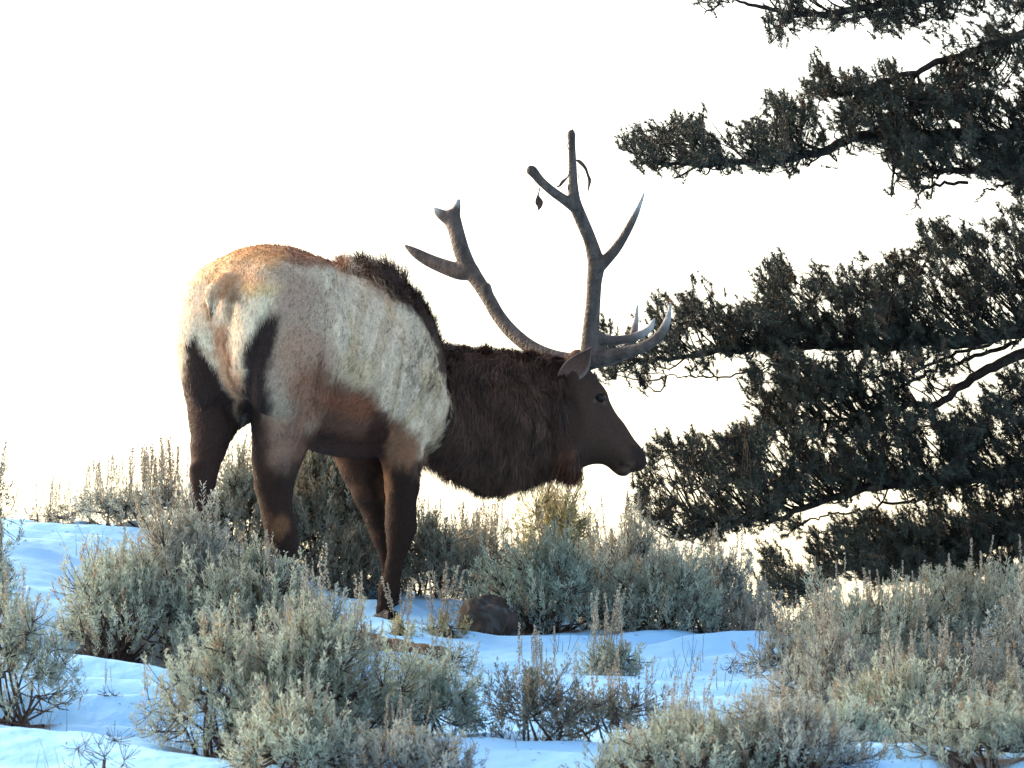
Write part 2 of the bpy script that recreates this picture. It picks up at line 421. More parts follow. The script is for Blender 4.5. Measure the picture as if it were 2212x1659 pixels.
B(44, 1835, -4.2, 190, 120, 'small pale green sagebrush at the bottom right', 1.2, 'blue', 3, .1, well=.3)
B(45, 2130, -4.7, 330, 125, 'low sagebrush in the bottom right corner', 1.0, 'sage', 14, .12)
B(51, 1930, -3.6, 360, 190, 'pale stalky sagebrush in the middle of the right foreground', 1.1, 'sage', 18, .18)
B(52, 2190, -3.3, 240, 170, 'sagebrush behind the grey rock by the right edge', 1.0, 'sage', 12, .16, .1)
# bare little shrubs
B(46, 225, -4.45, 170, 120, 'small leafless twiggy shrub on the snow at bottom left', 0.55, 'dark', name='bare_shrub', cat='shrub', group='bare shrubs in the snow', bare=True, well=0, low=10)
B(47, 235, -2.7, 60, 30, 'tiny bare sprig in the snow left of the foreground bushes', 0.9, 'dark', 3, .13, name='bare_shrub', cat='shrub', group='bare shrubs in the snow', bare=True, well=0, low=10)
B(48, 1720, -0.75, 120, 45, 'bare thin twigs in the snow at the foot of the right thicket', 0.8, 'dark', name='bare_shrub', cat='shrub', group='bare shrubs in the snow', bare=True, well=0, low=20)
B(49, 1590, -0.9, 110, 50, 'bare thin twigs in the open snow below the long mound', 0.5, 'dark', name='bare_shrub', cat='shrub', group='bare shrubs in the snow', bare=True, well=0, low=20)
B(50, 2030, 2.2, 300, 100, 'sagebrush on the snow just behind the right thicket', 0.8, 'brown', 22, .13)

# ------------------------------------------------------------------ snow sheet (one mesh, fine where the camera looks)
def axis(lo, a, b, hi, step, nout):
    inner = np.arange(a, b + step / 2, step)
    g = np.geomspace(step, hi - b, nout); g2 = np.geomspace(step, a - lo, nout)
    return np.concatenate([(a - g2)[::-1], inner, b + g])
gx = axis(-900, -3.2, 3.4, 900, 0.022, 34); gy = axis(-380, -6.2, 2.4, 2400, 0.018, 34)
GX, GYY = np.meshgrid(gx, gy)
zz, soil = ground(GX.ravel(), GYY.ravel(), True)
zz = zz.reshape(GX.shape)
V = np.stack([GX, GYY, zz], -1).reshape(-1, 3)
nx, ny = len(gx), len(gy)
ii = (np.arange(ny - 1)[:, None] * nx + np.arange(nx - 1)[None]).ravel()
Qg = np.stack([ii, ii + 1, ii + nx + 1, ii + nx], -1)
snowc = np.array([0.31, 0.60, 0.87])  # blue skylight of the shaded slope is mixed into the snow colour
soilc = lin(78, 62, 52)
grit = 0.75 + 0.5 * (noise(V * np.array([60, 60, 0]), 77) * .5 + .5)
k = (soil * (0.55 + 0.45 * sstep(-0.25, 0.2, fbm(V * np.array([7, 7, 0]), 41, 3))))[:, None]
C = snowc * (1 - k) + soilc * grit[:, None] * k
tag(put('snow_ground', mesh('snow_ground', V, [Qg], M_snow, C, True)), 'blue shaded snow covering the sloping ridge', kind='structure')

# ------------------------------------------------------------------ boulders and log
def boulder(seed, px, y, wpx, hpx, label, colr):
    r = np.random.default_rng(seed); n_, m_ = 40, 24
    th = np.linspace(0, 2 * math.pi, n_, endpoint=False); ph = np.linspace(0.001, math.pi - 0.001, m_)
    T, Ph = np.meshgrid(th, ph)
    d = np.stack([np.sin(Ph) * np.cos(T), np.sin(Ph) * np.sin(T), np.cos(Ph)], -1).reshape(-1, 3)
    R = 1 + 0.42 * fbm(d * 1.9 + seed, seed, 4) + 0.07 * noise(d * 7, seed + 3) + .04 * noise(d * 16, seed + 4)
    d2 = np.sign(d) * np.abs(d) ** 0.85
    p = d2 * R[:, None] * np.array([wpx / PXM / 2, wpx / PXM / 2.2, hpx / PXM / 1.5])
    i = (np.arange(m_ - 1)[:, None] * n_ + np.arange(n_)[None]).ravel(); j = (np.arange(m_ - 1)[:, None] * n_ + (np.arange(n_)[None] + 1) % n_).ravel()
    Q = np.stack([i, i + n_, j + n_, j], -1)
    X = (px - CX) / PXM * (y + D0) / D0
    c = np.tile(colr, (len(p), 1)) * (0.7 + 0.6 * (fbm(p * 14, seed + 9, 3) + .5))[:, None]
    lich = sstep(0.12, 0.3, fbm(p * 45, seed + 4, 3))[:, None] * 0.22
    c = c * (1 - lich) + lin(128, 140, 140) * lich
    o = put('boulder', mesh('boulder', p, [Q], M_rock, c, True), None, (X, y, float(ground(X, y)) + hpx / PXM * 0.28))
    return tag(o, label, 'rock', 'rocks in the snow')
boulder(3, 1056, 0.05, 118, 86, 'rounded dark boulder on the snow right of the front hooves', lin(64, 55, 49))
boulder(8, 2165, -3.9, 120, 60, 'low grey rock at the bottom right edge', lin(120, 122, 128))

def log():
    a, b = at(745, 1385, -.48), at(985, 1408, -.75)
    n_ = 26; t = np.linspace(0, 1, n_); P = a + (b - a) * t[:, None]
    P[:, 2] = ground(P[:, 0], P[:, 1]) + 0.02 - 0.035 * t; P[:, 2] += 0.01 * np.sin(t * 9)
    R = 0.062 * (1 - 0.55 * t ** 2); R[0] *= .6; R[-1] = 0.004
    V, Q, _ = tubes(P[None], R[None], 12)
    V = V + 0.008 * noise(V * 22, 3)[:, None]
    c = np.tile(lin(104, 84, 70), (len(V), 1)) * (0.7 + 0.7 * (fbm(V * np.array([6, 30, 30]), 5, 3) + .5))[:, None]
    org = P[0]
    o = put('log', mesh('log', V - org, [Q, np.array([[0, 11, 10, 9], [0, 9, 8, 7], [0, 7, 6, 5], [0, 5, 4, 3]])], M_bark, c, True), None, org)
    tag(o, 'brown fallen log half buried in the snow below the front hooves', 'log')
log()

# loose dry grass blades poking through the snow
def grass():
    r = np.random.default_rng(77); N = 900
    cl = r.uniform([-2.3, -5.5], [2.4, 0.4], (90, 2)); k = r.integers(90, size=N)
    xy = cl[k] + r.normal(0, 0.05, (N, 2))
    z = ground(xy[:, 0], xy[:, 1]) - 0.01
    a = np.column_stack([xy, z]); L = r.uniform(0.04, 0.15, N) * r.uniform(.5, 1.2, 90)[k]
    d = unit(np.column_stack([r.normal(0, .3, N), r.normal(0, .3, N), np.ones(N)]))
    b = a + d * L[:, None] * .5; c = a + d * L[:, None] + np.column_stack([r.normal(0, .2, N), r.normal(0, .2, N), np.zeros(N)]) * L[:, None] * .5
    V, Q, ix = tubes(bez(a, b, c, 4), np.tile(np.linspace(.0013, .0006, 4), (N, 1)), 3)
    C = (lin(120, 104, 92) * r.uniform(.5, 1.2, (N, 1)))[ix]
    tag(put('dry_grass', mesh('dry_grass', V, [Q], M_stalk, C)), 'thin dry grass blades poking through the snow', 'grass', kind='stuff')
grass()

def litter():
    r = np.random.default_rng(31); N = 2600
    w = np.array(WELLS); k = r.integers(len(w), size=N)
    ang = r.uniform(0, 6.28, N); rad = w[k, 2] * r.uniform(.3, 2.6, N)
    x = w[k, 0] + rad * np.cos(ang); y = w[k, 1] + rad * np.sin(ang); z = ground(x, y, True)[0] + .002
    p = np.column_stack([x, y, z]); a = r.uniform(0, 6.28, N); L = r.uniform(.004, .014, N)
    d = np.column_stack([np.cos(a), np.sin(a), r.normal(0, .25, N)]) * L[:, None]; e = np.column_stack([-np.sin(a), np.cos(a), np.full(N, .5)]) * .0022
    V = np.stack([p - d, p + e, p + d, p - e + [0, 0, .003]], 1).reshape(-1, 3)
    C = np.repeat(lin(92, 82, 66) * r.uniform(.5, 1.5, (N, 1)), 4, axis=0)
    tag(put('leaf_litter', mesh('leaf_litter', V, [np.arange(4 * N).reshape(-1, 4)], M_stalk, C)), 'fallen leaf bits and twigs scattered on the snow round the shrubs', 'litter', kind='stuff')
litter()

# ------------------------------------------------------------------ the conifer on the right
def conifer():
    r = np.random.default_rng(5)
    TP, TY = 2480, 3.0
    base = at(TP, 1420, TY); base[2] = float(base_ground(base[0], TY)) - 0.2
    root = put('conifer_tree', None, None, base)
    tag(root, 'dark backlit conifer reaching in from the right edge', 'tree')
    t = np.linspace(0, 1, 30); H = 7.2
    P = base + np.stack([0.10 * np.sin(t * 5) + 0.1 * t, 0.08 * np.cos(t * 4), t * H], -1)
    Rr = 0.23 * (1 - t) + 0.015; Rr[:3] *= [1.5, 1.25, 1.1]
    V, Q, _ = tubes(P[None], Rr[None], 14)
    V = V + (0.02 * noise(V * np.array([9, 9, 3]), 5))[:, None]
    put('trunk', mesh('trunk', V - base, [Q], M_bark, np.tile(lin(74, 62, 54), (len(V), 1)), True), root)

    def limb(pts, y0, y1, r0, r1, fol, seed, n_extra=0, up=0.75, needles=64):
        rr = np.random.default_rng(seed)
        pp = smooth_line(pts, 40)
        y = np.linspace(y0, y1, 40) + 0.06 * np.sin(np.linspace(0, 7, 40) + seed)
        L = np.array([at(a[0], a[1], b) for a, b in zip(pp, y)])
        L[1:-1] += rr.normal(0, 0.006, (38, 3))
        R = np.linspace(r0, r1, 40) * 0.62
        Vs, Qs, Cs = [], [], []; off = 0
        def add(V, Q, c):
            nonlocal off
            Vs.append(V); Qs.append(Q + off); Cs.append(np.tile(c, (len(V), 1)) * rr.uniform(.75, 1.25, (len(V), 1))); off += len(V)
        V, Q, _ = tubes(L[None], R[None], 7); add(V, Q, lin(54, 46, 42))
        NV, NC = [], []
        for poly, n_ in fol:
            n_ = int(n_ * 2.4)
            poly = np.array(poly, float); lo, hi = poly.min(0), poly.max(0)
            def sample(n, grow=0):
                out = []
                while len(out) < n:
                    q = rr.uniform(lo, hi, (4 * n + 8, 2))
                    wob = 16 * np.stack([noise(np.column_stack([q * .02, 0 * q[:, :1]]), seed), noise(np.column_stack([q * .02, 0 * q[:, :1]]), seed + 5)], -1)
                    q2 = q + wob
                    gap = noise(np.column_stack([q * 0.018, 0 * q[:, :1]]), seed + 11) + 0.75 * noise(np.column_stack([q * 0.05, 0 * q[:, :1]]), seed + 13)
                    out += list(q[(poly_sd(q2[:, 0], q2[:, 1], poly) < grow) & (gap > -0.5)])
                return np.array(out[:n])
            ns = max(3, n_ // 9)
            s2 = sample(ns); tc_ = sample(max(2, n_ // 5)); t2 = np.repeat(tc_, 5, axis=0) + rr.normal(0, 10, (5 * len(tc_), 2))
            ty = np.repeat(rr.normal(0, .33, len(tc_)), 5) + rr.normal(0, .03, 5 * len(tc_))
            dz = 0.30
            lx = proj(L)[0]
            def lift(q, sd_):
                yy = np.interp(q[:, 0], lx[::-1], y[::-1]) + (rr.normal(0, sd_, len(q)) if np.isscalar(sd_) else sd_)
                return np.array([at(a, b, c) for (a, b), c in zip(q, yy)])
            S = lift(s2, dz); T = lift(t2, ty)
            # secondary branches leave the limb further in towards the trunk
            pen = ((S[:, None] - L[None]) ** 2).sum(-1)
            pen = 0.25 * pen + (L[None, :, 0] - S[:, None, 0] - 0.03 - 1.0 * np.abs(S[:, None, 2] - L[None, :, 2])) ** 2
            A = L[pen.argmin(1)]
            m_ = (A + S) / 2; m_[:, 2] -= 0.05; m_ += rr.normal(0, .06, m_.shape)
            V, Q, _ = tubes(bez(A, m_, S, 6), np.tile(np.linspace(0.0055, 0.002, 6), (ns, 1)), 4); add(V, Q, lin(38, 34, 30))
            # shoots carried along the secondary branches too
            ts = rr.uniform(.3, .95, (ns, 3, 1))
            along = ((1 - ts) ** 2 * A[:, None] + 2 * ts * (1 - ts) * m_[:, None] + ts ** 2 * S[:, None]).reshape(-1, 3)
            T = np.vstack([T, along + rr.normal(0, .02, along.shape) + np.array([0, 0, .02])])
            d2 = ((T[:, None] - S[None]) ** 2).sum(-1) + 2 * np.maximum(T[:, None, 0] - S[None, :, 0], 0) ** 2
            Bq = S[d2.argmin(1)]
            alt = np.vstack([S, along]); d3 = ((T[:, None] - alt[None]) ** 2).sum(-1) + 2 * np.maximum(T[:, None, 0] - alt[None, :, 0], 0) ** 2 + (((T[:, None] - alt[None]) ** 2).sum(-1) < 1e-3)
            Bq = alt[d3.argmin(1)]
            m_ = (Bq + T) / 2 + rr.normal(0, .015, T.shape); m_[:, 2] -= 0.02
            V, Q, _ = tubes(bez(Bq, m_, T, 4), np.tile(np.linspace(0.0018, 0.0011, 4), (len(T), 1)), 3); add(V, Q, lin(38, 34, 30))
            # needle shoots
            ax = unit(unit(T - Bq) * 0.5 + np.array([-0.45, 0, up]) + rr.normal(0, .4, T.shape))
            SL = rr.uniform(0.035, 0.085, len(T))
            nn = needles
            u = rr.uniform(0, 1, (len(T), nn, 1))
            p0 = T[:, None] + ax[:, None] * (u - 0.5) * SL[:, None, None]
            rad = rr.normal(0, 1, (len(T), nn, 3)); rad -= (rad * ax[:, None]).sum(-1, keepdims=True) * ax[:, None]; rad = unit(rad)
            nd = unit(ax[:, None] * rr.uniform(.5, 1.1, (len(T), nn, 1)) + rad * rr.uniform(.5, 1.1, (len(T), nn, 1)))
            nl = rr.uniform(0.013, 0.027, (len(T), nn, 1)) * rr.uniform(.75, 1.2, (len(T), 1, 1))
            wd = unit(np.cross(nd, rr.normal(0, 1, nd.shape))) * 0.0019
            tri = np.stack([p0 - wd, p0 + wd, p0 + nd * nl], 2)
            NV.append(tri.reshape(-1, 3))
            hue = rr.uniform(size=(len(T), 1))
            c = np.where(hue < 0.05, lin(88, 68, 50), lin(56, 57, 46) * rr.uniform(.7, 1.35, (len(T), 1)))
            NC.append(np.repeat((c[:, None] * rr.uniform(.7, 1.3, (len(T), nn, 1))).reshape(-1, 3), 3, axis=0))
        o = put('branch', mesh('branch', np.vstack(Vs) - base, [np.vstack(Qs)], M_bark, np.vstack(Cs), True), root)
        if NV:
            nv = np.vstack(NV) - base
            f = put('needles', mesh('needles', nv, [np.arange(len(nv)).reshape(-1, 3)], M_needle, np.vstack(NC)), o); tag(f, kind='stuff')
    E = 2470
    limb([(E, -130), (2212, -40), (1950, 5), (1750, 32), (1640, 15), (1560, -8)], 3.0, 2.2, .05, .006,
         [([(1600, -30), (1660, -20), (1700, 45), (1760, 62), (1850, 60), (1980, 62), (2100, 70), (2212, 60), (2330, 60), (2330, -120), (1700, -120)], 420), ([(1480, -20), (1600, -20), (1600, 2), (1480, 5)], 12),
          ([(1640, 45), (1690, 40), (1680, 95), (1650, 95)], 10)], 11)
    limb([(E, 0), (2300, 45), (2160, 90), (2060, 122), (1990, 150), (1900, 178), (1820, 190), (1765, 150)], 3.0, 2.5, .045, .006,
         [([(1745, 130), (1780, 150), (1830, 180), (1850, 140), (1900, 135), (1930, 165), (2010, 170), (2060, 130), (2110, 130), (2110, 235), (1960, 240), (1800, 235), (1770, 200)], 170),
          ([(2060, 60), (2330, 60), (2330, 300), (2170, 260), (2130, 190), (2000, 90)], 170)], 12)
    limb([(E, 280), (2250, 290), (2050, 295), (1900, 288), (1830, 300), (1790, 322), (1700, 343), (1580, 352), (1480, 357), (1400, 350), (1345, 318)], 3.0, 2.0, .06, .006,
         [([(1320, 300), (1350, 310), (1380, 272), (1480, 260), (1550, 255), (1555, 300), (1575, 345), (1500, 352), (1400, 352), (1340, 330)], 120),
          ([(1575, 330), (1580, 255), (1650, 265), (1665, 210), (1720, 240), (1760, 215), (1790, 290), (1760, 330), (1640, 345)], 125),
          ([(1740, 200), (1900, 200), (2100, 190), (2330, 220), (2330, 320), (2000, 300), (1850, 285), (1780, 270)], 330),
          ([(1480, 355), (1760, 345), (1740, 385), (1560, 375)], 14)], 13)
    limb([(E, 340), (2300, 345), (2150, 370), (2020, 370), (1960, 385), (1930, 375)], 3.1, 2.6, .045, .005,
         [([(1840, 300), (1940, 290), (2100, 290), (2330, 290), (2330, 400), (2150, 395), (2020, 390), (1960, 385), (1890, 340)], 330),
          ([(1920, 370), (2000, 380), (1980, 420), (1930, 400)], 10)], 14)
    limb([(2090, 395), (2010, 400), (1985, 420), (1975, 440), (1958, 472)], 2.8, 2.6, .014, .002, [], 15)
    limb([(2300, 360), (2170, 400), (2130, 412), (2105, 440)], 2.9, 2.7, .014, .003, [([(2170, 385), (2212, 390), (2212, 440), (2180, 430)], 8)], 16)
    limb([(E, 690), (2250, 712), (2060, 735), (1900, 742), (1750, 748), (1620, 752), (1500, 770), (1400, 780), (1300, 772)], 3.0, 1.9, .06, .005,
         [([(1270, 745), (1300, 700), (1340, 715), (1400, 640), (1425, 650), (1440, 700), (1490, 690), (1480, 770), (1330, 790)], 75),
          ([(1460, 700), (1475, 640), (1520, 600), (1560, 640), (1600, 635), (1640, 660), (1660, 750), (1480, 760)], 130),
          ([(1640, 660), (1660, 560), (1720, 610), (1760, 565), (1800, 640), (1830, 530), (1880, 580), (1930, 550), (1960, 620), (1960, 745), (1660, 750)], 400),
          ([(1930, 640), (1960, 570), (1980, 490), (2060, 480), (2130, 520), (2170, 460), (2212, 430), (2330, 420), (2330, 730), (1950, 745)], 560)], 17)
    limb([(1640, 800), (1560, 815), (1500, 812), (1440, 808), (1380, 806), (1300, 802)], 2.3, 1.9, .008, .002,
         [([(1480, 770), (1540, 765), (1530, 790), (1490, 790)], 6), ([(1290, 790), (1330, 795), (1330, 815), (1295, 815)], 5), ([(1360, 795), (1400, 795), (1400, 820), (1360, 820)], 4)], 18)
    limb([(E, 620), (2320, 690), (2220, 755), (2150, 790), (2080, 832), (2030, 868), (1940, 880), (1850, 900), (1760, 915), (1690, 925)], 3.0, 2.2, .055, .004,
         [([(1600, 790), (1700, 760), (1800, 770), (1850, 800), (1800, 850), (1700, 880), (1640, 900), (1600, 850)], 150),
          ([(1780, 780), (1950, 740), (2100, 750), (2080, 800), (1950, 850), (1800, 860)], 90),
          ([(1660, 890), (1800, 870), (1900, 850), (2000, 880), (1900, 920), (1780, 940)], 60)], 19)
    limb([(2200, 740), (2100, 770), (2020, 800), (1930, 845), (1830, 868), (1720, 900), (1640, 915)], 2.9, 2.1, .018, .003,
         [([(1600, 880), (1700, 850), (1700, 920), (1600, 930)], 18)], 20)
    limb([(2150, 735), (2000, 790), (1900, 810), (1780, 845), (1650, 880)], 3.1, 2.4, .014, .003, [([(1640, 840), (1800, 800), (1800, 850), (1650, 890)], 26)], 21)
    limb([(E, 980), (2250, 1010), (2100, 1035), (1950, 1045), (1820, 1070), (1700, 1110), (1600, 1130), (1480, 1162)], 3.0, 1.6, .06, .006,
         [([(1400, 925), (1440, 950), (1500, 930), (1530, 960), (1600, 910), (1660, 935), (1680, 1040), (1560, 1060), (1470, 1040), (1410, 1000)], 190),
          ([(1600, 920), (1700, 900), (1800, 930), (1850, 900), (1950, 880), (2100, 900), (2212, 850), (2330, 850), (2330, 1060), (2100, 1060), (1800, 1060), (1650, 1080), (1600, 1040)], 760),
          ([(1370, 1040), (1430, 1020), (1450, 1060), (1420, 1080), (1500, 1100), (1620, 1090), (1700, 1080), (1640, 1130), (1500, 1160), (1430, 1150), (1380, 1100)], 120),
          ([(2050, 830), (2100, 860), (2200, 790), (2330, 780), (2330, 900), (2080, 900)], 90)], 22)
    limb([(2000, 1075), (1930, 1088), (1850, 1105), (1780, 1112), (1720, 1135), (1670, 1150)], 2.7, 2.2, .012, .003, [([(1660, 1120), (1720, 1110), (1710, 1150), (1660, 1160)], 4)], 23)
    limb([(E, 1120), (2250, 1150), (2100, 1180), (1950, 1195), (1850, 1215), (1760, 1240), (1690, 1270)], 3.0, 2.0, .05, .006,
         [([(1730, 1160), (1800, 1150), (1880, 1120), (2000, 1140), (2100, 1120), (2330, 1110), (2330, 1290), (2050, 1240), (1900, 1260), (1780, 1250), (1750, 1210)], 720),
          ([(1640, 1185), (1680, 1190), (1700, 1240), (1760, 1230), (1780, 1290), (1700, 1300), (1660, 1280)], 60),
          ([(1960, 1050), (2330, 1040), (2330, 1150), (2000, 1130)], 150)], 24)
conifer()

# ------------------------------------------------------------------ surface extraction for the animal
def surface_nets(F, org, h):
    S = F < 0
    nx, ny, nz = F.shape
    cnt = np.zeros((nx - 1, ny - 1, nz - 1), np.int8)
    cs = [(a, b, c) for a in (0, 1) for b in (0, 1) for c in (0, 1)]
    for a, b, c in cs: cnt += S[a:nx - 1 + a, b:ny - 1 + b, c:nz - 1 + c]
    I = np.argwhere((cnt > 0) & (cnt < 8))
    idx = np.full(cnt.shape, -1, np.int64); idx[tuple(I.T)] = np.arange(len(I))
    acc = np.zeros((len(I), 3)); num = np.zeros(len(I))
    for p in cs:
        for ax in range(3):
            if p[ax]: continue
            q = list(p); q[ax] = 1
            f0 = F[I[:, 0] + p[0], I[:, 1] + p[1], I[:, 2] + p[2]]; f1 = F[I[:, 0] + q[0], I[:, 1] + q[1], I[:, 2] + q[2]]
            k = (f0 < 0) != (f1 < 0)
            t = np.where(k, f0 / np.where(k, f0 - f1, 1), 0)
            pos = np.tile(np.array(p, float), (len(I), 1)); pos[:, ax] = t
            acc += np.where(k[:, None], pos, 0); num += k
    V = (I + acc / num[:, None]) * h + org
    quads = []
    for ax in range(3):
        sl0 = [slice(None)] * 3; sl1 = [slice(None)] * 3
        sl0[ax] = slice(0, -1); sl1[ax] = slice(1, None)
        ch = S[tuple(sl0)] != S[tuple(sl1)]
        E_ = np.argwhere(ch); o1, o2 = [a for a in range(3) if a != ax]
        E_ = E_[(E_[:, o1] > 0) & (E_[:, o2] > 0) & (E_[:, o1] < F.shape[o1] - 1) & (E_[:, o2] < F.shape[o2] - 1)]
        def g(d1, d2):
            q = E_.copy(); q[:, o1] += d1; q[:, o2] += d2; return idx[q[:, 0], q[:, 1], q[:, 2]]
        q = np.stack([g(-1, -1), g(0, -1), g(0, 0), g(-1, 0)], -1)
        flip = S[tuple(E_.T)]
        if ax == 1: flip = ~flip
        q[~flip] = q[~flip][:, ::-1]
        quads.append(q)
    return V, np.vstack(quads)

class Field:
    def __init__(s, lo, hi, h):
        s.lo = np.array(lo, float); s.h = h
        s.n = np.ceil((np.array(hi) - s.lo) / h).astype(int) + 1
        s.F = np.full(s.n, 1.0, np.float32)
    def sub(s, lo, hi, m):
        a = np.clip(np.floor((np.array(lo) - m - s.lo) / s.h).astype(int), 0, s.n); b = np.clip(np.ceil((np.array(hi) + m - s.lo) / s.h).astype(int) + 1, 0, s.n)
        sl = tuple(slice(i, j) for i, j in zip(a, b))
        g = np.meshgrid(*[(np.arange(i, j) * s.h + o) for i, j, o in zip(a, b, s.lo)], indexing='ij')
        return sl, g
    def join(s, sl, f, k):
        a = s.F[sl]
        h = np.clip(0.5 + 0.5 * (a - f) / k, 0, 1)
        s.F[sl] = a * (1 - h) + f * h - k * h * (1 - h)
    def cut(s, sl, f, k):
        a = s.F[sl]; f = -f
        h = np.clip(0.5 - 0.5 * (a - f) / k, 0, 1)
        s.F[sl] = a * (1 - h) + f * h + k * h * (1 - h)
    def cone(s, a, b, ra, rb, k=0.04, cut=False, sq=None):
        a = np.array(a, float); b = np.array(b, float); r = max(ra, rb)
        sl, (x, y, z) = s.sub(np.minimum(a, b) - r, np.maximum(a, b) + r, k * 2 + .03)
        e = b - a
        t = np.clip(((x - a[0]) * e[0] + (y - a[1]) * e[1] + (z - a[2]) * e[2]) / (e @ e + 1e-12), 0, 1)
        f = np.sqrt((x - a[0] - e[0] * t) ** 2 + (y - a[1] - e[1] * t) ** 2 + (z - a[2] - e[2] * t) ** 2) - (ra + (rb - ra) * t)
        (s.cut if cut else s.join)(sl, f.astype(np.float32), k)
    def chain(s, pts, k=0.04):
        for (a, ra), (b, rb) in zip(pts[:-1], pts[1:]): s.cone(a, b, ra, rb, k)
    def ell(s, c, ax, rad, k=0.05, cut=False):
        """ellipsoid: centre, 3 axis vectors, 3 radii"""
        c = np.array(c, float); R = max(rad)
        sl, (x, y, z) = s.sub(c - R, c + R, k * 2 + .03)
        q = 0
        for v, r_ in zip(ax, rad):
            q = q + (((x - c[0]) * v[0] + (y - c[1]) * v[1] + (z - c[2]) * v[2]) / r_) ** 2
        f = (np.sqrt(q) - 1) * min(rad)
        (s.cut if cut else s.join)(sl, f.astype(np.float32), k)

# ------------------------------------------------------------------ the elk
TH = math.radians(60)
Hd = np.array([math.cos(TH), math.sin(TH), 0]); Lt = np.array([math.sin(TH), -math.cos(TH), 0]); Zz = np.array([0, 0, 1.0])
O = np.array([-1.165, -0.67, 0.0])            # buttocks
def bd(s_, l_, z_): return O + Hd * s_ + Lt * l_ + Zz * z_

def build_elk():
    Fd = Field((-1.50, -0.95, -0.30), (0.68, 1.10, 1.66), 0.0115)
    # trunk
    kn = np.array([  # s, half width, top, bottom
        [0.00, .130, 1.20, 0.96], [0.05, .200, 1.33, .88], [0.14, .255, 1.41, .83], [0.26, .285, 1.46, .80], [0.40, .280, 1.478, .78],
        [0.58, .262, 1.465, .74], [0.78, .290, 1.445, .67], [0.95, .305, 1.44, .655], [1.10, .292, 1.46, .66], [1.25, .262, 1.43, .67],
        [1.38, .225, 1.36, .70], [1.50, .18, 1.25, .74], [1.62, .10, 1.12, .80]])
    ks = smooth_line(kn, 200)
    x, y, z = np.meshgrid(*[np.arange(n_) * Fd.h + o for n_, o in zip(Fd.n, Fd.lo)], indexing='ij', sparse=True)
    s_ = (x - O[0]) * Hd[0] + (y - O[1]) * Hd[1]; l_ = (x - O[0]) * Lt[0] + (y - O[1]) * Lt[1]
    a = np.interp(s_, ks[:, 0], ks[:, 1]); tp = np.interp(s_, ks[:, 0], ks[:, 2]); bt = np.interp(s_, ks[:, 0], ks[:, 3])
    zc = bt + (tp - bt) * 0.50; hh = (tp - bt) / 2
    v = (z - zc) / hh
    rib = 0.012 * np.sin(s_ * 74 + z * 16) * np.exp(-((s_ - 0.92) / 0.22) ** 2) * np.exp(-((z - 1.12) / .22) ** 2)
    aa = a * (1 - 0.16 * np.clip(v, 0, 1)) * (1 + rib)
    q = (np.abs(l_ / aa) ** 2.2 + np.abs(v) ** 2.2) ** (1 / 2.2)
    f = (q - 1) * np.minimum(a, hh)
    ends = np.maximum(0.0 - s_, s_ - 1.60)
    f = np.where(ends > -0.0, np.sqrt(np.maximum(f, 0) ** 2 + ends ** 2) , f)
    Fd.F[:] = f.astype(np.float32)
    # haunches, shoulders
    for sd in (1, -1):
        Fd.ell(bd(0.27, sd * .165, 1.05), (unit(Hd * .95 + Zz * .12), Lt, Zz), (.245, .125, .33), .06)
        Fd.ell(bd(0.12, sd * .125, 1.06), (Hd, Lt, Zz), (.15, .115, .27), .05)
        Fd.ell(bd(1.20, sd * .185, 1.02), (unit(Hd * .9 + Zz * .3), Lt, unit(Zz * .9 - Hd * .3)), (.175, .10, .32), .06)
        Fd.ell(bd(0.42, sd * .20, 1.36), (Hd, Lt, Zz), (.09, .05, .05), .08)      # hip bone
    # crease between the buttocks and under the tail
    Fd.cone(bd(-0.055, 0, 1.17), bd(0.00, 0, .82), .030, .045, .05, True)
    Fd.cone(bd(-0.01, -.055, 1.25), bd(-0.02, -.035, 1.12), .018, .018, .03, True)
    Fd.cone(bd(-0.01, .055, 1.25), bd(-0.02, .035, 1.12), .018, .018, .03, True)
    Fd.cone(bd(.03, 0, 1.30), bd(-.06, 0, 1.24), .036, .036, .03); Fd.cone(bd(-.06, 0, 1.24), bd(-.075, 0, 1.15), .036, .010, .006)
    gz = lambda p: float(ground(p[0], p[1]))
    # hind legs: near (picture right) and far
    def A(px, py, y): return at(px, py, y)
    hf = A(648, 1350, -.42); hf[2] = gz(hf)
    Fd.chain([(A(625, 845, -.44), .150), (A(612, 920, -.44), .118), (A(597, 990, -.46), .088), (A(592, 1050, -.48), .068), (A(597, 1105, -.50), .052),
              (A(606, 1140, -.51), .050), (A(616, 1175, -.49), .040), (A(634, 1260, -.45), .034), (A(643, 1305, -.43), .041), (hf + [0, 0, .045], .040)], .055)
    Fd.cone(A(598, 1122, -.55), A(604, 1150, -.53), .028, .024, .025)
    Fd.ell(A(655, 850, -.40), (Hd, Lt, Zz), (.10, .07, .13), .06)     # stifle fold
    hb = A(432, 1262, -.52); hb[2] = gz(hb)
    Fd.chain([(A(462, 840, -.42), .120), (A(462, 910, -.43), .098), (A(450, 965, -.46), .070), (A(441, 1015, -.50), .052), (A(438, 1045, -.51), .045),
              (A(436, 1085, -.51), .038), (A(432, 1180, -.50), .033), (A(432, 1225, -.51), .040), (hb + [0, 0, .045], .040)], .03)
    Fd.cone(A(424, 1012, -.55), A(430, 1045, -.54), .028, .024, .025)
    # front legs
    ff = A(828, 1326, .25); ff[2] = gz(ff)
    Fd.chain([(A(862, 900, .27), .120), (A(868, 985, .25), .086), (A(868, 1050, .24), .068), (A(866, 1100, .23), .058), (A(866, 1138, .22), .063), (A(862, 1168, .22), .048),
              (A(852, 1220, .23), .034), (A(845, 1258, .24), .035), (A(840, 1276, .24), .042), (A(834, 1304, .25), .030), (ff + [0, 0, .05], .034)], .024)
    fb = A(843, 1318, .42); fb[2] = gz(fb)
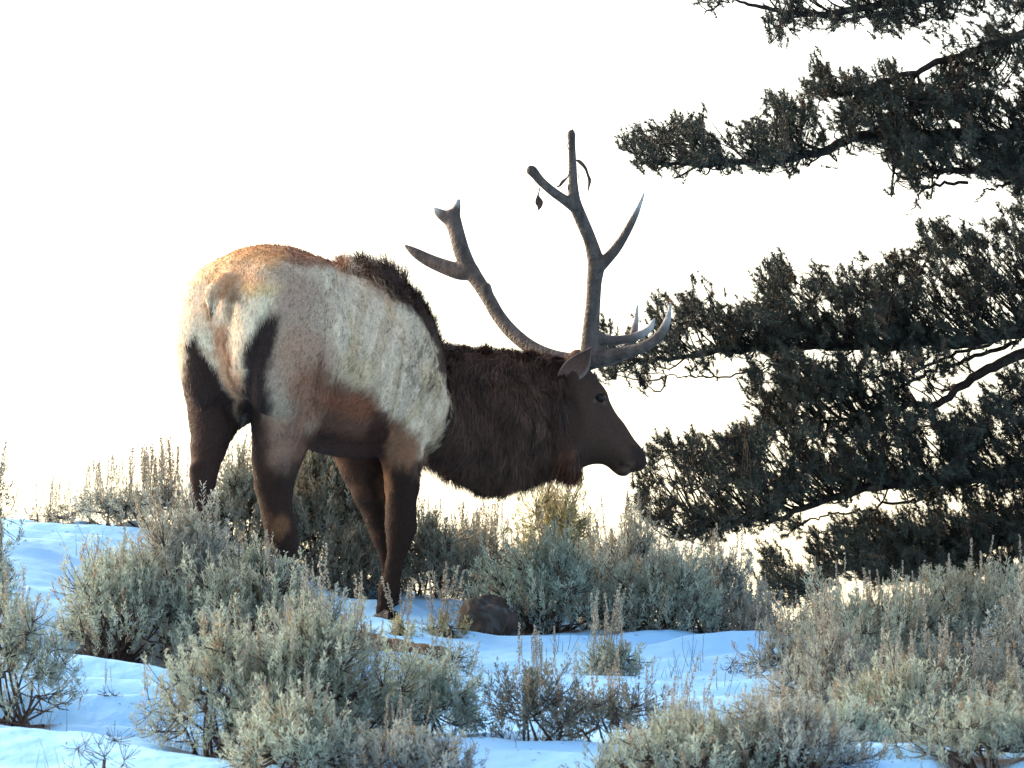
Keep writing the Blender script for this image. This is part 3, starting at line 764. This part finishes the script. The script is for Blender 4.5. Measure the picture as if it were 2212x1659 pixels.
    Fd.chain([(A(762, 945, .44), .115), (A(784, 1010, .42), .092), (A(800, 1060, .41), .074), (A(818, 1120, .41), .053), (A(832, 1165, .40), .050), (A(838, 1200, .40), .035),
              (A(843, 1250, .41), .034), (A(844, 1272, .41), .040), (fb + [0, 0, .08], .030), (fb + [0, 0, .05], .034)], .024)
    # neck with mane
    NECK = [(860, 650), (915, 690), (950, 742), (985, 752), (1050, 757), (1120, 766), (1180, 774), (1228, 790), (1262, 860), (1250, 940), (1232, 990), (1205, 1012),
            (1170, 1030), (1140, 1042), (1090, 1056), (1040, 1054), (990, 1034), (945, 1010), (900, 985), (850, 900), (835, 760)]
    HEAD = [(1205, 782), (1235, 772), (1268, 790), (1282, 812), (1299, 831), (1312, 850), (1317, 868), (1332, 896), (1349, 917), (1369, 949), (1388, 972),
            (1397, 996), (1394, 1011), (1381, 1021), (1365, 1021), (1351, 1031), (1334, 1028), (1321, 1018), (1306, 1006), (1284, 1004), (1262, 1010),
            (1240, 1022), (1205, 1010), (1190, 950), (1190, 850)]
    for poly, W0, R0, yk, k in ((NECK, None, .27, ((-.55, .50), (-.35, .60), (-.1, .645), (.10, .62), (.3, .56)), .05),
                                (HEAD, None, .115, ((.1, .575), (.6, .555)), .03)):
        ym = yk[0][1]
        wpts = np.array([at(a_, b_, 0.6) for a_, b_ in poly])[:, [0, 2]]
        wpts = smooth_line(np.vstack([wpts, wpts[:1]]), 3 * len(wpts))[:-1]
        lo = [wpts[:, 0].min(), 0.2, wpts[:, 1].min()]; hi = [wpts[:, 0].max(), 1.0, wpts[:, 1].max()]
        sl, (gx_, gy_, gz_) = Fd.sub(lo, hi, .06)
        d2 = poly_sd(gx_[:, 0, :], gz_[:, 0, :], wpts)[:, None, :]
        yc = np.interp(gx_, [a_[0] for a_ in yk], [a_[1] for a_ in yk])
        if poly is NECK: W = np.interp(gx_, [-.5, -.25, 0, .2, .3], [.26, .20, .185, .15, .12])
        else:
            W = np.interp(gx_, [.18, .30, .38, .44, .50, .54], [.085, .115, .105, .088, .078, .072])
        qq = np.clip(1 + d2 / R0, 0, None)
        f = (np.sqrt(qq ** 2 + ((gy_ - yc) / W) ** 2) - 1) * np.minimum(R0, W)
        Fd.join(sl, f.astype(np.float32), k)
    # brow, eye socket, nostril, mouth corner
    for sg in (-1, 1):
        yb = .566
        Fd.ell(at(1288, 848, yb + sg * .082), (np.array([1., 0, 0]), np.array([0, 1., 0]), Zz), (.045, .02, .022), .03)
        Fd.ell(at(1297, 861, yb + sg * .100), (np.array([1., 0, 0]), np.array([0, 1., 0]), Zz), (.028, .022, .020), .015, True)
        Fd.ell(at(1381, 985, yb + sg * .056), (unit(np.array([.5, 0, -.8])), np.array([0, 1., 0]), unit(np.array([.8, 0, .5]))), (.022, .02, .011), .01, True)
        Fd.cone(at(1374, 1012, yb + sg * .075), at(1334, 1000, yb + sg * .085), .010, .008, .012, True)
        # antler pedicle
        Fd.cone(at(1240, 800, yb + sg * .03), at(1248, 772, yb + sg * .05), .045, .036, .03)
    global FEET
    FEET = [(hf, Hd), (hb, Hd), (ff, unit(Hd + np.array([-.9, -.5, 0]))), (fb, Hd)]
    return surface_nets(Fd.F, Fd.lo, Fd.h)

EV, EQ = build_elk()
# keep the biggest shell, relax it a little
def relax(V, Q, it=2, w=0.45):
    for _ in range(it):
        acc = np.zeros_like(V); n_ = np.zeros(len(V))
        for i in range(4):
            for j in (1, 3):
                np.add.at(acc, Q[:, i], V[Q[:, (i + j) % 4]]); np.add.at(n_, Q[:, i], 1)
        V = V * (1 - w) + w * acc / np.maximum(n_, 1)[:, None]
    return V
EV = relax(EV, EQ, 2)
def vnorm(V, Q):
    N_ = np.zeros_like(V); f_ = np.cross(V[Q[:, 2]] - V[Q[:, 0]], V[Q[:, 3]] - V[Q[:, 1]])
    for i_ in range(4): np.add.at(N_, Q[:, i_], f_)
    return unit(N_)
def folds(V, N_):
    # skin folds, ribs and the edges of the muscles on the near side
    px, py = proj(V); near = sstep(.25, -.2, N_[:, 1]); d = np.zeros(len(V))
    for line, w_, a_ in (([(712, 640), (716, 720), (706, 800), (696, 850)], 9, -.012), ([(735, 640), (752, 720), (758, 790)], 10, .007),
                         ([(722, 610), (745, 660), (775, 740), (790, 800)], 6, -.006), ([(780, 610), (815, 680), (840, 760), (850, 830)], 7, -.006),
                         ([(815, 610), (855, 690), (880, 770)], 7, -.007), ([(850, 640), (890, 720), (915, 790)], 9, -.008), ([(870, 640), (905, 700), (940, 790)], 9, .008),
                         ([(880, 800), (866, 880), (850, 930)], 10, -.012), ([(930, 820), (958, 880), (930, 950)], 16, .012), ([(690, 770), (694, 840), (680, 890)], 7, -.008),
                         ([(585, 640), (575, 700), (545, 780), (535, 880)], 12, -.010), ([(650, 760), (640, 840), (620, 930)], 16, .010), ([(620, 960), (600, 1040)], 10, .006),
                         ([(455, 640), (455, 690)], 6, -.010), ([(500, 650), (490, 700)], 6, -.010), ([(420, 740), (460, 820), (500, 900)], 10, -.008),
                         ([(1195, 800), (1190, 900), (1200, 1000)], 9, -.010), ([(1250, 850), (1262, 920), (1240, 990)], 12, .006), ([(1310, 900), (1345, 960)], 8, -.004)):
        q = smooth_line(np.array(line, float), 12); e = np.full(len(V), 1e9)
        for a, b in zip(q[:-1], q[1:]):
            v = b - a; t = np.clip(((px - a[0]) * v[0] + (py - a[1]) * v[1]) / (v @ v), 0, 1)
            e = np.minimum(e, np.hypot(px - a[0] - v[0] * t, py - a[1] - v[1] * t))
        d += a_ * np.exp(-(e / w_) ** 2)
    d = 1.7 * d * near + 0.006 * fbm(V * 7, 55, 3) * (px < 985)
    return V + N_ * d[:, None]
EV = folds(EV, vnorm(EV, EQ))
EN = vnorm(EV, EQ)

def coat(P):
    px, py = proj(P)
    nz = fbm(P * 9, 3, 4); n2 = fbm(P * 30, 8, 3); n3 = fbm(P * np.array([40, 40, 14]), 18, 3)
    x = px + 17 * nz + 14 * n2; y = py + 17 * fbm(P * 9 + 40, 5, 4) + 14 * n3
    c = np.tile(lin(202, 193, 176), (len(P), 1)).astype(float)
    c *= (1 + 0.35 * n2 + 0.25 * nz)[:, None]
    def lay(poly, col, soft=12, amt=1.0, add=0):
        nonlocal c
        k = (sstep(soft, -soft, poly_sd(x, y, poly) + add) * amt)[:, None]
        c = c * (1 - k) + np.array(col) * k
    def blob(cx, cy, rx, ry, col, amt=1.0, soft=0.5):
        nonlocal c
        d = np.hypot((x - cx) / rx, (y - cy) / ry)
        k = (sstep(1 + soft, 1 - soft, d) * amt)[:, None]
        c = c * (1 - k) + np.array(col) * k
    st = fbm(np.column_stack([(px + .25 * (py - 600)) * .035, py * .006, 0 * px]), 93, 4)     # streaks running down the flank
    k = (sstep(.02, .3, st) * .45)[:, None]; c = c * (1 - k) + lin(150, 134, 106) * k
    k = (sstep(.05, .32, -st) * .3)[:, None]; c = c * (1 - k) + lin(164, 158, 150) * k
    # yellowish staining on the flank
    k = (sstep(0.05, 0.35, fbm(P * np.array([14, 14, 7]), 60, 3)) * 0.35)[:, None]; c = c * (1 - k) + lin(190, 172, 130) * k
    lay([(590, 555), (690, 585), (712, 650), (706, 780), (700, 860), (660, 960), (560, 1000), (530, 930), (555, 740), (598, 650)], lin(160, 147, 134), 26, .85)
    blob(655, 775, 60, 75, lin(156, 126, 108), .7); blob(640, 640, 45, 50, lin(150, 128, 118), .5)
    blob(672, 850, 40, 60, lin(126, 90, 72), .8); blob(690, 840, 18, 60, lin(88, 60, 50), .5)
    lay([(700, 800), (760, 835), (805, 852), (826, 885), (850, 902), (900, 950), (915, 1010), (740, 1030), (600, 1030), (655, 960), (690, 880)], lin(100, 74, 62), 24)
    lay([(700, 838), (800, 860), (830, 900), (760, 900), (700, 880)], lin(132, 84, 62), 14, .6)
    lay([(640, 930), (780, 940), (830, 920), (900, 960), (900, 1040), (640, 1040)], lin(62, 42, 36), 16, .85)
    lay([(796, 880), (832, 892), (850, 930), (840, 1000), (800, 1000)], lin(58, 40, 36), 8, .85)
    lay([(850, 905), (900, 940), (915, 985), (900, 1030), (845, 1030), (838, 950)], lin(130, 100, 80), 12, .85)
    lay([(556, 890), (600, 900), (655, 880), (648, 960), (625, 1010), (560, 1010)], lin(124, 104, 94), 22, .85)
    lay([(640, 880), (672, 890), (650, 980), (625, 1010), (622, 950)], lin(118, 80, 64), 12, .6)
    # back line
    lay([(480, 545), (540, 510), (640, 510), (740, 530), (800, 580), (870, 650), (850, 656), (790, 606), (730, 584), (640, 562), (560, 548)], lin(140, 98, 68), 14, .7)
    lay([(560, 545), (640, 545), (720, 560), (720, 580), (640, 566)], lin(110, 64, 42), 8, .5)
    lay([(728, 500), (800, 480), (920, 540), (1000, 690), (990, 775), (955, 752), (898, 686), (855, 640), (800, 602), (738, 580)], lin(56, 43, 37), 8)
    # rump
    lay([(380, 620), (430, 560), (520, 548), (585, 585), (600, 640), (585, 680), (556, 712), (534, 770), (527, 860), (520, 890), (495, 830), (445, 755), (380, 735)], lin(216, 210, 190), 9)
    lay([(455, 560), (500, 530), (560, 522), (620, 540), (600, 575), (540, 575), (470, 590)], lin(190, 156, 108), 16, .65)
    blob(522, 606, 66, 26, lin(178, 132, 84), .62); blob(478, 628, 30, 24, lin(160, 112, 72), .6); blob(560, 622, 40, 16, lin(206, 186, 128), .5)
    blob(440, 590, 40, 18, lin(214, 200, 150), .5); blob(505, 645, 18, 10, lin(110, 70, 48), .6)
    blob(471, 668, 15, 28, lin(220, 212, 196), .9, .3)
    blob(453, 668, 5, 28, lin(104, 84, 68), .75); blob(492, 670, 5, 26, lin(116, 96, 78), .7)  # crease shade beside the tail, painted into the coat as dark lines
    lay([(452, 700), (478, 702), (500, 760), (528, 830), (530, 900), (508, 885), (470, 800)], lin(182, 142, 112), 8, .9)
    lay([(474, 720), (484, 720), (530, 890), (518, 890)], lin(110, 80, 66), 4, .7)
    # legs
    lay([(395, 735), (418, 728), (448, 770), (488, 838), (520, 905), (525, 980), (470, 1300), (380, 1300)], lin(52, 41, 39), 9)
    lay([(588, 668), (612, 690), (594, 750), (582, 810), (584, 890), (592, 960), (585, 1040), (535, 1020), (522, 930), (518, 850), (528, 765), (556, 706)], lin(50, 41, 40), 15)
    leg = (sstep(945, 1035, y) * (px < 720) * (px > 520))[:, None]; c = c * (1 - leg) + lin(44, 35, 32) * leg
    lay([(580, 900), (620, 920), (640, 940), (612, 1010), (580, 1000)], lin(122, 104, 94), 22, .6)
    blob(601, 1140, 17, 28, lin(118, 90, 68), .7, .6)
    lay([(690, 1000), (960, 1012), (960, 1400), (690, 1400)], lin(42, 33, 30), 18)
    lay([(822, 1020), (840, 1010), (842, 1060), (832, 1110), (824, 1090)], lin(120, 92, 72), 8, .45)
    lay([(735, 1010), (790, 1010), (810, 1080), (775, 1080)], lin(72, 54, 45), 10, .5)
    # shoulder mottling, then the dark neck and head
    k = (sstep(1.3, .5, np.hypot((x - 925) / 55, (y - 790) / 85)) * sstep(-0.02, 0.16, fbm(P * np.array([75, 75, 40]), 71, 3) + .03))[:, None] * .7
    c = c * (1 - k) + lin(96, 84, 72) * k
    lay([(958, 735), (946, 762), (956, 800), (966, 830), (980, 868), (972, 918), (944, 968), (908, 1000), (890, 1030), (1000, 1110), (1420, 1110), (1420, 700), (1000, 720)], lin(78, 63, 56), 5)
    kk = (px > 985)[:, None]
    c = np.where(kk, c * (1 + 0.9 * fbm(P * np.array([26, 26, 6]), 33, 3))[:, None], c)
    lay([(1215, 790), (1420, 740), (1420, 1100), (1262, 1012), (1235, 960), (1212, 900)], lin(60, 50, 46), 16, .9)
    lay([(1192, 960), (1222, 960), (1258, 1018), (1262, 1070), (1205, 1045)], lin(100, 70, 55), 12, .7)
    lay([(1345, 1000), (1375, 1004), (1370, 1030), (1330, 1030)], lin(104, 90, 80), 5, .5)
    lay([(1365, 960), (1395, 970), (1402, 1010), (1378, 1016), (1362, 1000)], lin(40, 34, 34), 6, .8)
    lay([(1378, 1014), (1372, 1020), (1332, 1006), (1330, 996)], lin(30, 26, 26), 3, .8)
    blob(1299, 872, 10, 5, lin(120, 104, 92), .6, .4)
    # hooves
    gh = ground(P[:, 0], P[:, 1])
    hv = (sstep(.075, .06, P[:, 2] - gh) * (px < 900))[:, None]; c = c * (1 - hv) + lin(38, 32, 30) * hv
    return np.clip(c * np.array([1.17, 0.96, 0.80]), 0.004, 0.9)

EC = coat(EV)
ebase = np.array([-0.75, 0.0, float(ground(-0.75, 0.0))])
elk = put('bull_elk', None, None, ebase)
tag(elk, 'bull elk with large antlers seen from behind, head turned right in profile', 'elk')
body = put('body', mesh('body', EV - ebase, [EQ], M_skin, EC, True), elk)

def hoof(foot, hd):
    # cloven hoof: two pointed toes side by side
    f = np.array(foot); sd_ = np.cross(hd, Zz); prof = [(-.055, .040, .062), (-.03, .044, .072), (.01, .040, .062), (.045, .030, .040), (.075, .010, .012)]
    h_ = None
    for sg in (-1, 1):
        V = []; n_ = 10
        for a, w_, t_ in prof:
            for an in np.arange(n_) * 2 * math.pi / n_:
                V.append(f + hd * a + sd_ * (sg * .021 + .55 * w_ * .5 * math.cos(an)) + Zz * (max(0, .5 + .5 * math.sin(an)) * t_ - .012))
        V = np.array(V); i = (np.arange(4)[:, None] * n_ + np.arange(n_)).ravel(); j = (np.arange(4)[:, None] * n_ + (np.arange(n_) + 1) % n_).ravel()
        cap = np.array([[0, k, k + 1] for k in range(1, n_ - 1)])
        put('hoof', mesh('hoof', V - ebase, [np.stack([i, j, j + n_, i + n_], -1), cap, (cap + 4 * n_)[:, ::-1]], M_antler, np.tile(lin(34, 29, 28), (len(V), 1)), True), elk)
for foot, hd in FEET: hoof(foot, hd)

# coat hair: short blades lying along the body, longer on the withers, mane and beard
def hair():
    r = np.random.default_rng(12)
    tri = np.vstack([EQ[:, [0, 1, 2]], EQ[:, [0, 2, 3]]])
    ar = np.linalg.norm(np.cross(EV[tri[:, 1]] - EV[tri[:, 0]], EV[tri[:, 2]] - EV[tri[:, 0]]), axis=1)
    def make(N, name, weight, length, lift, width, flow, clump=0.0, seg=2):
        cen = EV[tri].mean(1); cn = EN[tri].mean(1)
        w = ar * weight(cen, cn); w = w / w.sum()
        t = r.choice(len(tri), N, p=w)
        u = r.uniform(size=(N, 2)); fl = u.sum(1) > 1; u[fl] = 1 - u[fl]
        k = np.stack([1 - u.sum(1), u[:, 0], u[:, 1]], -1)[..., None]
        p = (EV[tri[t]] * k).sum(1); nn = unit((EN[tri[t]] * k).sum(1)); cc = (EC[tri[t]] * k).sum(1)
        f = flow(p, nn); f = f - (f * nn).sum(1, keepdims=True) * nn; f = unit(f + 1e-4)
        jit = fbm(p * 14, 91, 2)[:, None] * np.cross(nn, f) * 0.9 + r.normal(0, .16, p.shape)
        f = unit(f + jit)
        L = length(p, nn) * r.uniform(.55, 1.25, N)
        if clump:
            ci = np.floor((p + clump * .6 * np.stack([noise(p / clump * .7, 1), noise(p / clump * .7, 2), noise(p / clump * .7, 3)], -1)) / clump).astype(np.int64)
            hs = [_hash(ci[:, 0], ci[:, 1], ci[:, 2], 100 + q) for q in range(5)]
            f = unit(f + np.stack(hs[:3], -1) * 1.1 - .55)
            L = L * (.55 + .95 * hs[3]); pull = (ci + .5) * clump
            tone = .7 + .6 * hs[4]
        else: pull = None; tone = 1.0
        lf = lift(p, nn) * r.uniform(.4, 1.5, N)
        d1 = unit(f + nn * lf[:, None]); d2 = unit(f + nn * lf[:, None] * .25 + np.array([0, 0, -.15]))
        side = unit(np.cross(nn, f) + r.normal(0, .25, p.shape)); W = width * r.uniform(.7, 1.3, N)[:, None]
        p = p - nn * 0.004
        m_ = p + d1 * L[:, None] * .55; e_ = m_ + d2 * L[:, None] * .5
        if pull is not None: e_ = e_ + (pull + f * L[:, None] - e_) * .4
        cc = cc * np.reshape(tone, (-1, 1)) if clump else cc
        V = np.stack([p - side * W, p + side * W, m_ + side * W * .7, m_ - side * W * .7, e_], 1).reshape(-1, 3)
        i = np.arange(N) * 5
        cc = cc * (1 + 0.0 * r.normal(size=(N, 1))) * r.uniform(.6, 1.4, (N, 1)) * (1 + .5 * fbm(p * 38, 44, 2))[:, None]
        o = put(name, mesh(name, V - ebase, [np.stack([i, i + 1, i + 2, i + 3], -1), np.stack([i + 3, i + 2, i + 4], -1)], M_fur, np.repeat(np.clip(cc, 0, .95), 5, axis=0)), body)
        tag(o, kind='stuff')
    def flow(p, nn):
        px, py = proj(p)
        f = np.tile(-Hd * .55 + np.array([0, 0, -.8]), (len(p), 1))
        f[px > 985] = [-.18, 0, -1.0]
        leg = (py > 960) & (px < 930); f[leg] = [0, 0, -1]
        f[(px < 600) & (py > 640)] = [0, 0, -1]
        f[(px > 1225) & (py < 1012)] = [-.55, 0, .4]
        return f
    def length(p, nn):
        px, py = proj(p)
        L = np.full(len(p), .026)
        L[(px > 985) & (px < 1215)] = .068; L[(py > 960) & (px < 905)] = .02; L[(px > 1235)] = .009
        L[(px < 600) & (py < 760)] = .03
        return L
    def lift(p, nn):
        px, py = proj(p)
        return np.where((px > 985) & (px < 1215), .42, np.where((py > 960) | (px > 1215), .12, .2))
    make(170000, 'coat_hair', lambda c, n_: np.where(proj(c)[0] > 1225, .7, 1.0) * np.where(n_[:, 1] < .45, 1.0, .25), length, lift, .0018, flow)
    make(26000, 'mane', lambda c, n_: ((proj(c)[0] > 965) & (proj(c)[0] < 1222) & (EC[tri].mean(1)[:, 0] < .16)) * np.where(n_[:, 1] < .45, 1.0, .2) + 1e-9,
         lambda p, n_: np.full(len(p), .066), lambda p, n_: np.full(len(p), .36), .0017, flow, clump=.04)
    # crest over the withers and the top of the neck
    def wt(c, n_):
        px, py = proj(c)
        return ((px > 725) & (px < 1190) & (n_[:, 2] > .35) & (py < 800) & (poly_sd(px, py, [(728, 530), (860, 560), (1000, 700), (1200, 740), (1200, 800), (980, 790), (900, 690), (800, 606), (740, 590)]) < 0)) * 1.0 + 1e-9
    make(7500, 'crest_hair', wt, lambda p, n_: np.where(proj(p)[0] < 880, .085, .04), lambda p, n_: np.full(len(p), 1.0), .0016,
         lambda p, n_: np.tile(np.array([-.25, -.25, .45]), (len(p), 1)), clump=.04)
    # reddish back line
    make(2500, 'crest_hair', lambda c, n_: ((proj(c)[0] > 500) & (proj(c)[0] < 740) & (n_[:, 2] > .5) & (proj(c)[1] < 600)) * 1.0 + 1e-9,
         lambda p, n_: np.full(len(p), .035), lambda p, n_: np.full(len(p), .6), .0014, lambda p, n_: np.tile(-Hd, (len(p), 1)))
    # mane under the neck and the beard
    make(9000, 'mane', lambda c, n_: ((proj(c)[0] > 905) & (proj(c)[0] < 1255) & (n_[:, 2] < -.15) & (proj(c)[1] > 960)) * 1.0 + 1e-9,
         lambda p, n_: np.full(len(p), .062), lambda p, n_: np.full(len(p), .35), .0016, lambda p, n_: np.tile(np.array([-.15, 0, -1.0]), (len(p), 1)), clump=.045)
    make(1500, 'mane', lambda c, n_: ((proj(c)[0] > 1205) & (proj(c)[0] < 1256) & (proj(c)[1] > 985)) * 1.0 + 1e-9,
         lambda p, n_: np.full(len(p), .10), lambda p, n_: np.full(len(p), .25), .0016, lambda p, n_: np.tile(np.array([-.02, 0, -1.0]), (len(p), 1)))
hair()

# antlers
def Z5(a, b_): return 840.6 + a * .35735, 247.7 + b_ * .35735
def antler(paths, bumps, label, seed):
    pts = []
    for path in paths:
        arr = np.array([list(at(*Z5(a, b_), y)) + [w * .35735 / PXM / 2] for a, b_, w, y in path])
        pts.append(smooth_line(arr, 6 * len(arr)))
    allp = np.vstack(pts)
    Fd = Field(allp[:, :3].min(0) - .07, allp[:, :3].max(0) + .07, .0062)
    for q in pts:
        q[:, 3] = np.maximum(q[:, 3], .0035)
        for a, b_ in zip(q[:-1], q[1:]): Fd.cone(a[:3], b_[:3], a[3], b_[3], .010)
    for a, b_, w, y in bumps: Fd.cone(at(*Z5(a, b_), y), at(*Z5(a, b_ + 12), y), w * .35735 / PXM / 2, w * .35735 / PXM / 2, .02)
    V, Q = surface_nets(Fd.F, Fd.lo, Fd.h); V = relax(V, Q, 1, .3)
    px, py = proj(V)
    c = np.tile(lin(80, 69, 62), (len(V), 1)) * (1 + .9 * fbm(V * np.array([45, 45, 9]), seed, 3))[:, None]
    for path in paths:      # pale tips on the sharp tines, reaching further down the right-hand ones
        if path[-1][2] <= 6:
            e = at(*Z5(path[-1][0], path[-1][1]), path[-1][3]); L = .15 if path[-1][0] > 1450 else .05
            k = sstep(L, L * .15, np.linalg.norm(V - e, axis=1))[:, None] * .75; c = c * (1 - k) + lin(186, 182, 176) * k
    o = put('antler', mesh('antler', V - ebase, [Q], M_antler, c, True), elk)
    o['label'] = label
    return o
a1 = antler([
    [(1208, 1480, 105, .50), (1212, 1400, 98, .49), (1220, 1290, 92, .47), (1232, 1150, 82, .43), (1240, 1010, 84, .39), (1250, 900, 92, .36), (1215, 760, 72, .33), (1165, 640, 72, .30), (1122, 530, 68, .28), (1112, 420, 50, .27), (1108, 300, 44, .27), (1104, 180, 36, .27), (1101, 115, 30, .27)],
    [(1255, 930, 70, .36), (1310, 880, 58, .34), (1375, 805, 52, .31), (1440, 700, 42, .29), (1495, 590, 30, .28), (1548, 460, 4, .27)],
    [(1125, 560, 60, .28), (1060, 515, 50, .26), (985, 462, 46, .24), (915, 400, 44, .23), (875, 350, 46, .23), (856, 334, 48, .23)],
    [(1225, 1330, 80, .49), (1290, 1362, 60, .52), (1400, 1362, 48, .54), (1500, 1338, 42, .55), (1570, 1296, 32, .56), (1606, 1232, 5, .56)],
    [(1215, 1478, 110, .50), (1310, 1468, 94, .47), (1430, 1438, 70, .43), (1540, 1402, 56, .40), (1630, 1340, 52, .40), (1680, 1250, 36, .39), (1703, 1135, 4, .39)]],
    [(1100, 112, 34, .27)], 'upright antler nearest the camera, with brow tines over the forehead', 3)
a2 = antler([
    [(1215, 1500, 90, .61), (1110, 1490, 88, .64), (985, 1462, 80, .68), (860, 1408, 80, .74), (745, 1318, 80, .80), (660, 1215, 76, .85), (605, 1120, 76, .88), (545, 1020, 82, .91), (485, 930, 90, .94), (440, 830, 92, .96), (412, 730, 88, .98), (385, 640, 92, 1.0), (372, 615, 84, 1.0)],
    [(500, 950, 90, .93), (430, 950, 90, .95), (350, 925, 84, .97), (250, 885, 72, .99), (165, 838, 52, 1.0), (95, 790, 8, 1.01)],
    [(375, 640, 70, 1.0), (320, 606, 52, 1.0), (290, 585, 28, 1.0), (275, 569, 5, 1.0)],
    [(385, 640, 70, 1.0), (400, 590, 46, 1.0), (412, 550, 28, 1.0), (421, 512, 5, 1.0)],
    [(1215, 1500, 80, .62), (1300, 1480, 66, .66), (1400, 1440, 52, .70), (1465, 1360, 42, .73), (1490, 1260, 30, .75), (1500, 1140, 4, .76)],
    [(1215, 1480, 60, .62), (1270, 1420, 40, .66), (1305, 1370, 24, .69), (1322, 1330, 5, .70)]],
    [(594, 1040, 44, .88)], 'swept back antler on the far side with a forked tip', 4)

# dried shreds hanging from the near antler
def shred(path, parent, y):
    p = smooth_line(np.array([list(at(*Z5(a, b_), y + dy)) + [w * .35735 / PXM / 2] for a, b_, w, dy in path]), 16)
    T = unit(np.gradient(p[:, :3], axis=0)); wd = unit(np.cross(T, np.array([0.25, 1, 0.1]))); th = np.cross(T, wd)
    V = []
    for i in range(16):
        for an in np.arange(6) * math.pi / 3:
            V.append(p[i, :3] + wd[i] * math.cos(an) * p[i, 3] + th[i] * math.sin(an) * max(.0012, p[i, 3] * .15))
    V = np.array(V); i = (np.arange(15)[:, None] * 6 + np.arange(6)).ravel(); j = (np.arange(15)[:, None] * 6 + (np.arange(6) + 1) % 6).ravel()
    put('velvet_shred', mesh('velvet_shred', V - ebase, [np.stack([i, j, j + 6, i + 6], -1)], M_bark, np.tile(lin(78, 62, 56), (len(V), 1))), parent)
shred([(912, 440, 9, 0), (905, 470, 8, 0), (900, 490, 14, 0), (906, 525, 50, .01), (910, 550, 36, .01), (902, 580, 4, .0)], a1, .225)
shred([(1132, 275, 10, 0), (1152, 285, 24, -.01), (1185, 320, 20, -.01), (1200, 360, 16, 0), (1212, 395, 22, .01), (1208, 430, 14, 0), (1200, 475, 3, 0)], a1, .255)
shred([(1090, 340, 6, 0), (1080, 375, 8, 0), (1050, 405, 20, 0), (1030, 430, 14, 0), (1008, 436, 3, 0)], a1, .255)
shred([(1092, 160, 4, 0), (1078, 180, 5, 0), (1080, 200, 5, 0), (1090, 215, 4, 0)], a1, .26)
shred([(1085, 420, 5, 0), (1082, 445, 9, 0), (1084, 462, 3, 0)], a1, .26)
shred([(1137, 360, 4, 0), (1146, 372, 6, 0), (1142, 392, 4, 0)], a1, .26)
shred([(1105, 110, 12, 0), (1113, 95, 7, 0), (1104, 86, 3, 0)], a1, .27)

# ears: cupped leaf shapes
def ear(b0, tip, wid, ny_, label):
    b0 = np.array(b0); tip = np.array(tip); n_, m_ = 18, 11
    ax = unit(tip - b0); L = np.linalg.norm(tip - b0)
    sd_ = unit(np.cross(ax, np.array(ny_))); nm = np.cross(sd_, ax)
    t = np.linspace(0, 1, n_); w = wid * (np.sin(np.pi * np.clip(t * .80 + .16, 0, 1)) ** .8) * (1 - t ** 5)
    w[-1] = .002
    u = np.linspace(-1, 1, m_)
    def sheet(o_):
        P = b0 + ax * L * t[:, None, None] + sd_ * (w[:, None] * u)[..., None] + nm * ((w[:, None] * 0.75 * (u ** 2)[None]) - 0.3 * w[:, None] + o_)[..., None]
        return P.reshape(-1, 3)
    V = np.vstack([sheet(0), sheet(-.006)]); N = n_ * m_
    i = (np.arange(n_ - 1)[:, None] * m_ + np.arange(m_ - 1)).ravel()
    Q1 = np.stack([i, i + 1, i + m_ + 1, i + m_], -1); Q2 = Q1[:, ::-1] + N
    rim = [k * m_ for k in range(n_)] + [(n_ - 1) * m_ + k for k in range(1, m_)] + [k * m_ + m_ - 1 for k in range(n_ - 2, -1, -1)] + [k for k in range(m_ - 2, 0, -1)]
    rim = np.array(rim); r2 = np.roll(rim, -1); Q3 = np.stack([rim, r2, r2 + N, rim + N], -1)
    tt = np.repeat(t, m_); uu = np.tile(u, n_)
    c_in = lin(120, 88, 76) * (1 - tt[:, None] * .45); c_out = np.tile(lin(70, 54, 48), (N, 1))
    edge = sstep(.78, .98, np.abs(uu))[:, None]
    c_in = c_in * (1 - edge) + lin(140, 124, 116) * edge
    o = put('ear', mesh('ear', V - ebase, [Q1, Q2, Q3], M_skin, np.vstack([c_in, c_out * (1 - edge * .3) + lin(140, 124, 116) * edge * .3]), True), elk)
    o['label'] = label
ear(at(1214, 818, .475), at(1279, 750, .41), .056, (.50, -.82, -.20), 'near ear with pinkish brown inside')
ear(at(1240, 790, .64), at(1292, 792, .74), .045, (.6, .5, -.5), 'far ear behind the antler base')
def eyeball(sg, lab):
    c = at(1298, 860, .566 + sg * .082); n_, m_ = 16, 10
    th = np.linspace(0, 2 * math.pi, n_, endpoint=False); ph = np.linspace(.01, math.pi - .01, m_)
    T, Ph = np.meshgrid(th, ph); d = np.stack([np.sin(Ph) * np.cos(T), np.sin(Ph) * np.sin(T), np.cos(Ph)], -1).reshape(-1, 3)
    i = (np.arange(m_ - 1)[:, None] * n_ + np.arange(n_)).ravel(); j = (np.arange(m_ - 1)[:, None] * n_ + (np.arange(n_) + 1) % n_).ravel()
    put('eye', mesh('eye', c + d * np.array([.021, .021, .018]) - ebase, [np.stack([i, i + n_, j + n_, j], -1)], M_eye, np.tile(lin(34, 26, 24), (len(d), 1)), True), elk)['label'] = lab
eyeball(-1, 'dark near eye'); eyeball(1, 'dark far eye')
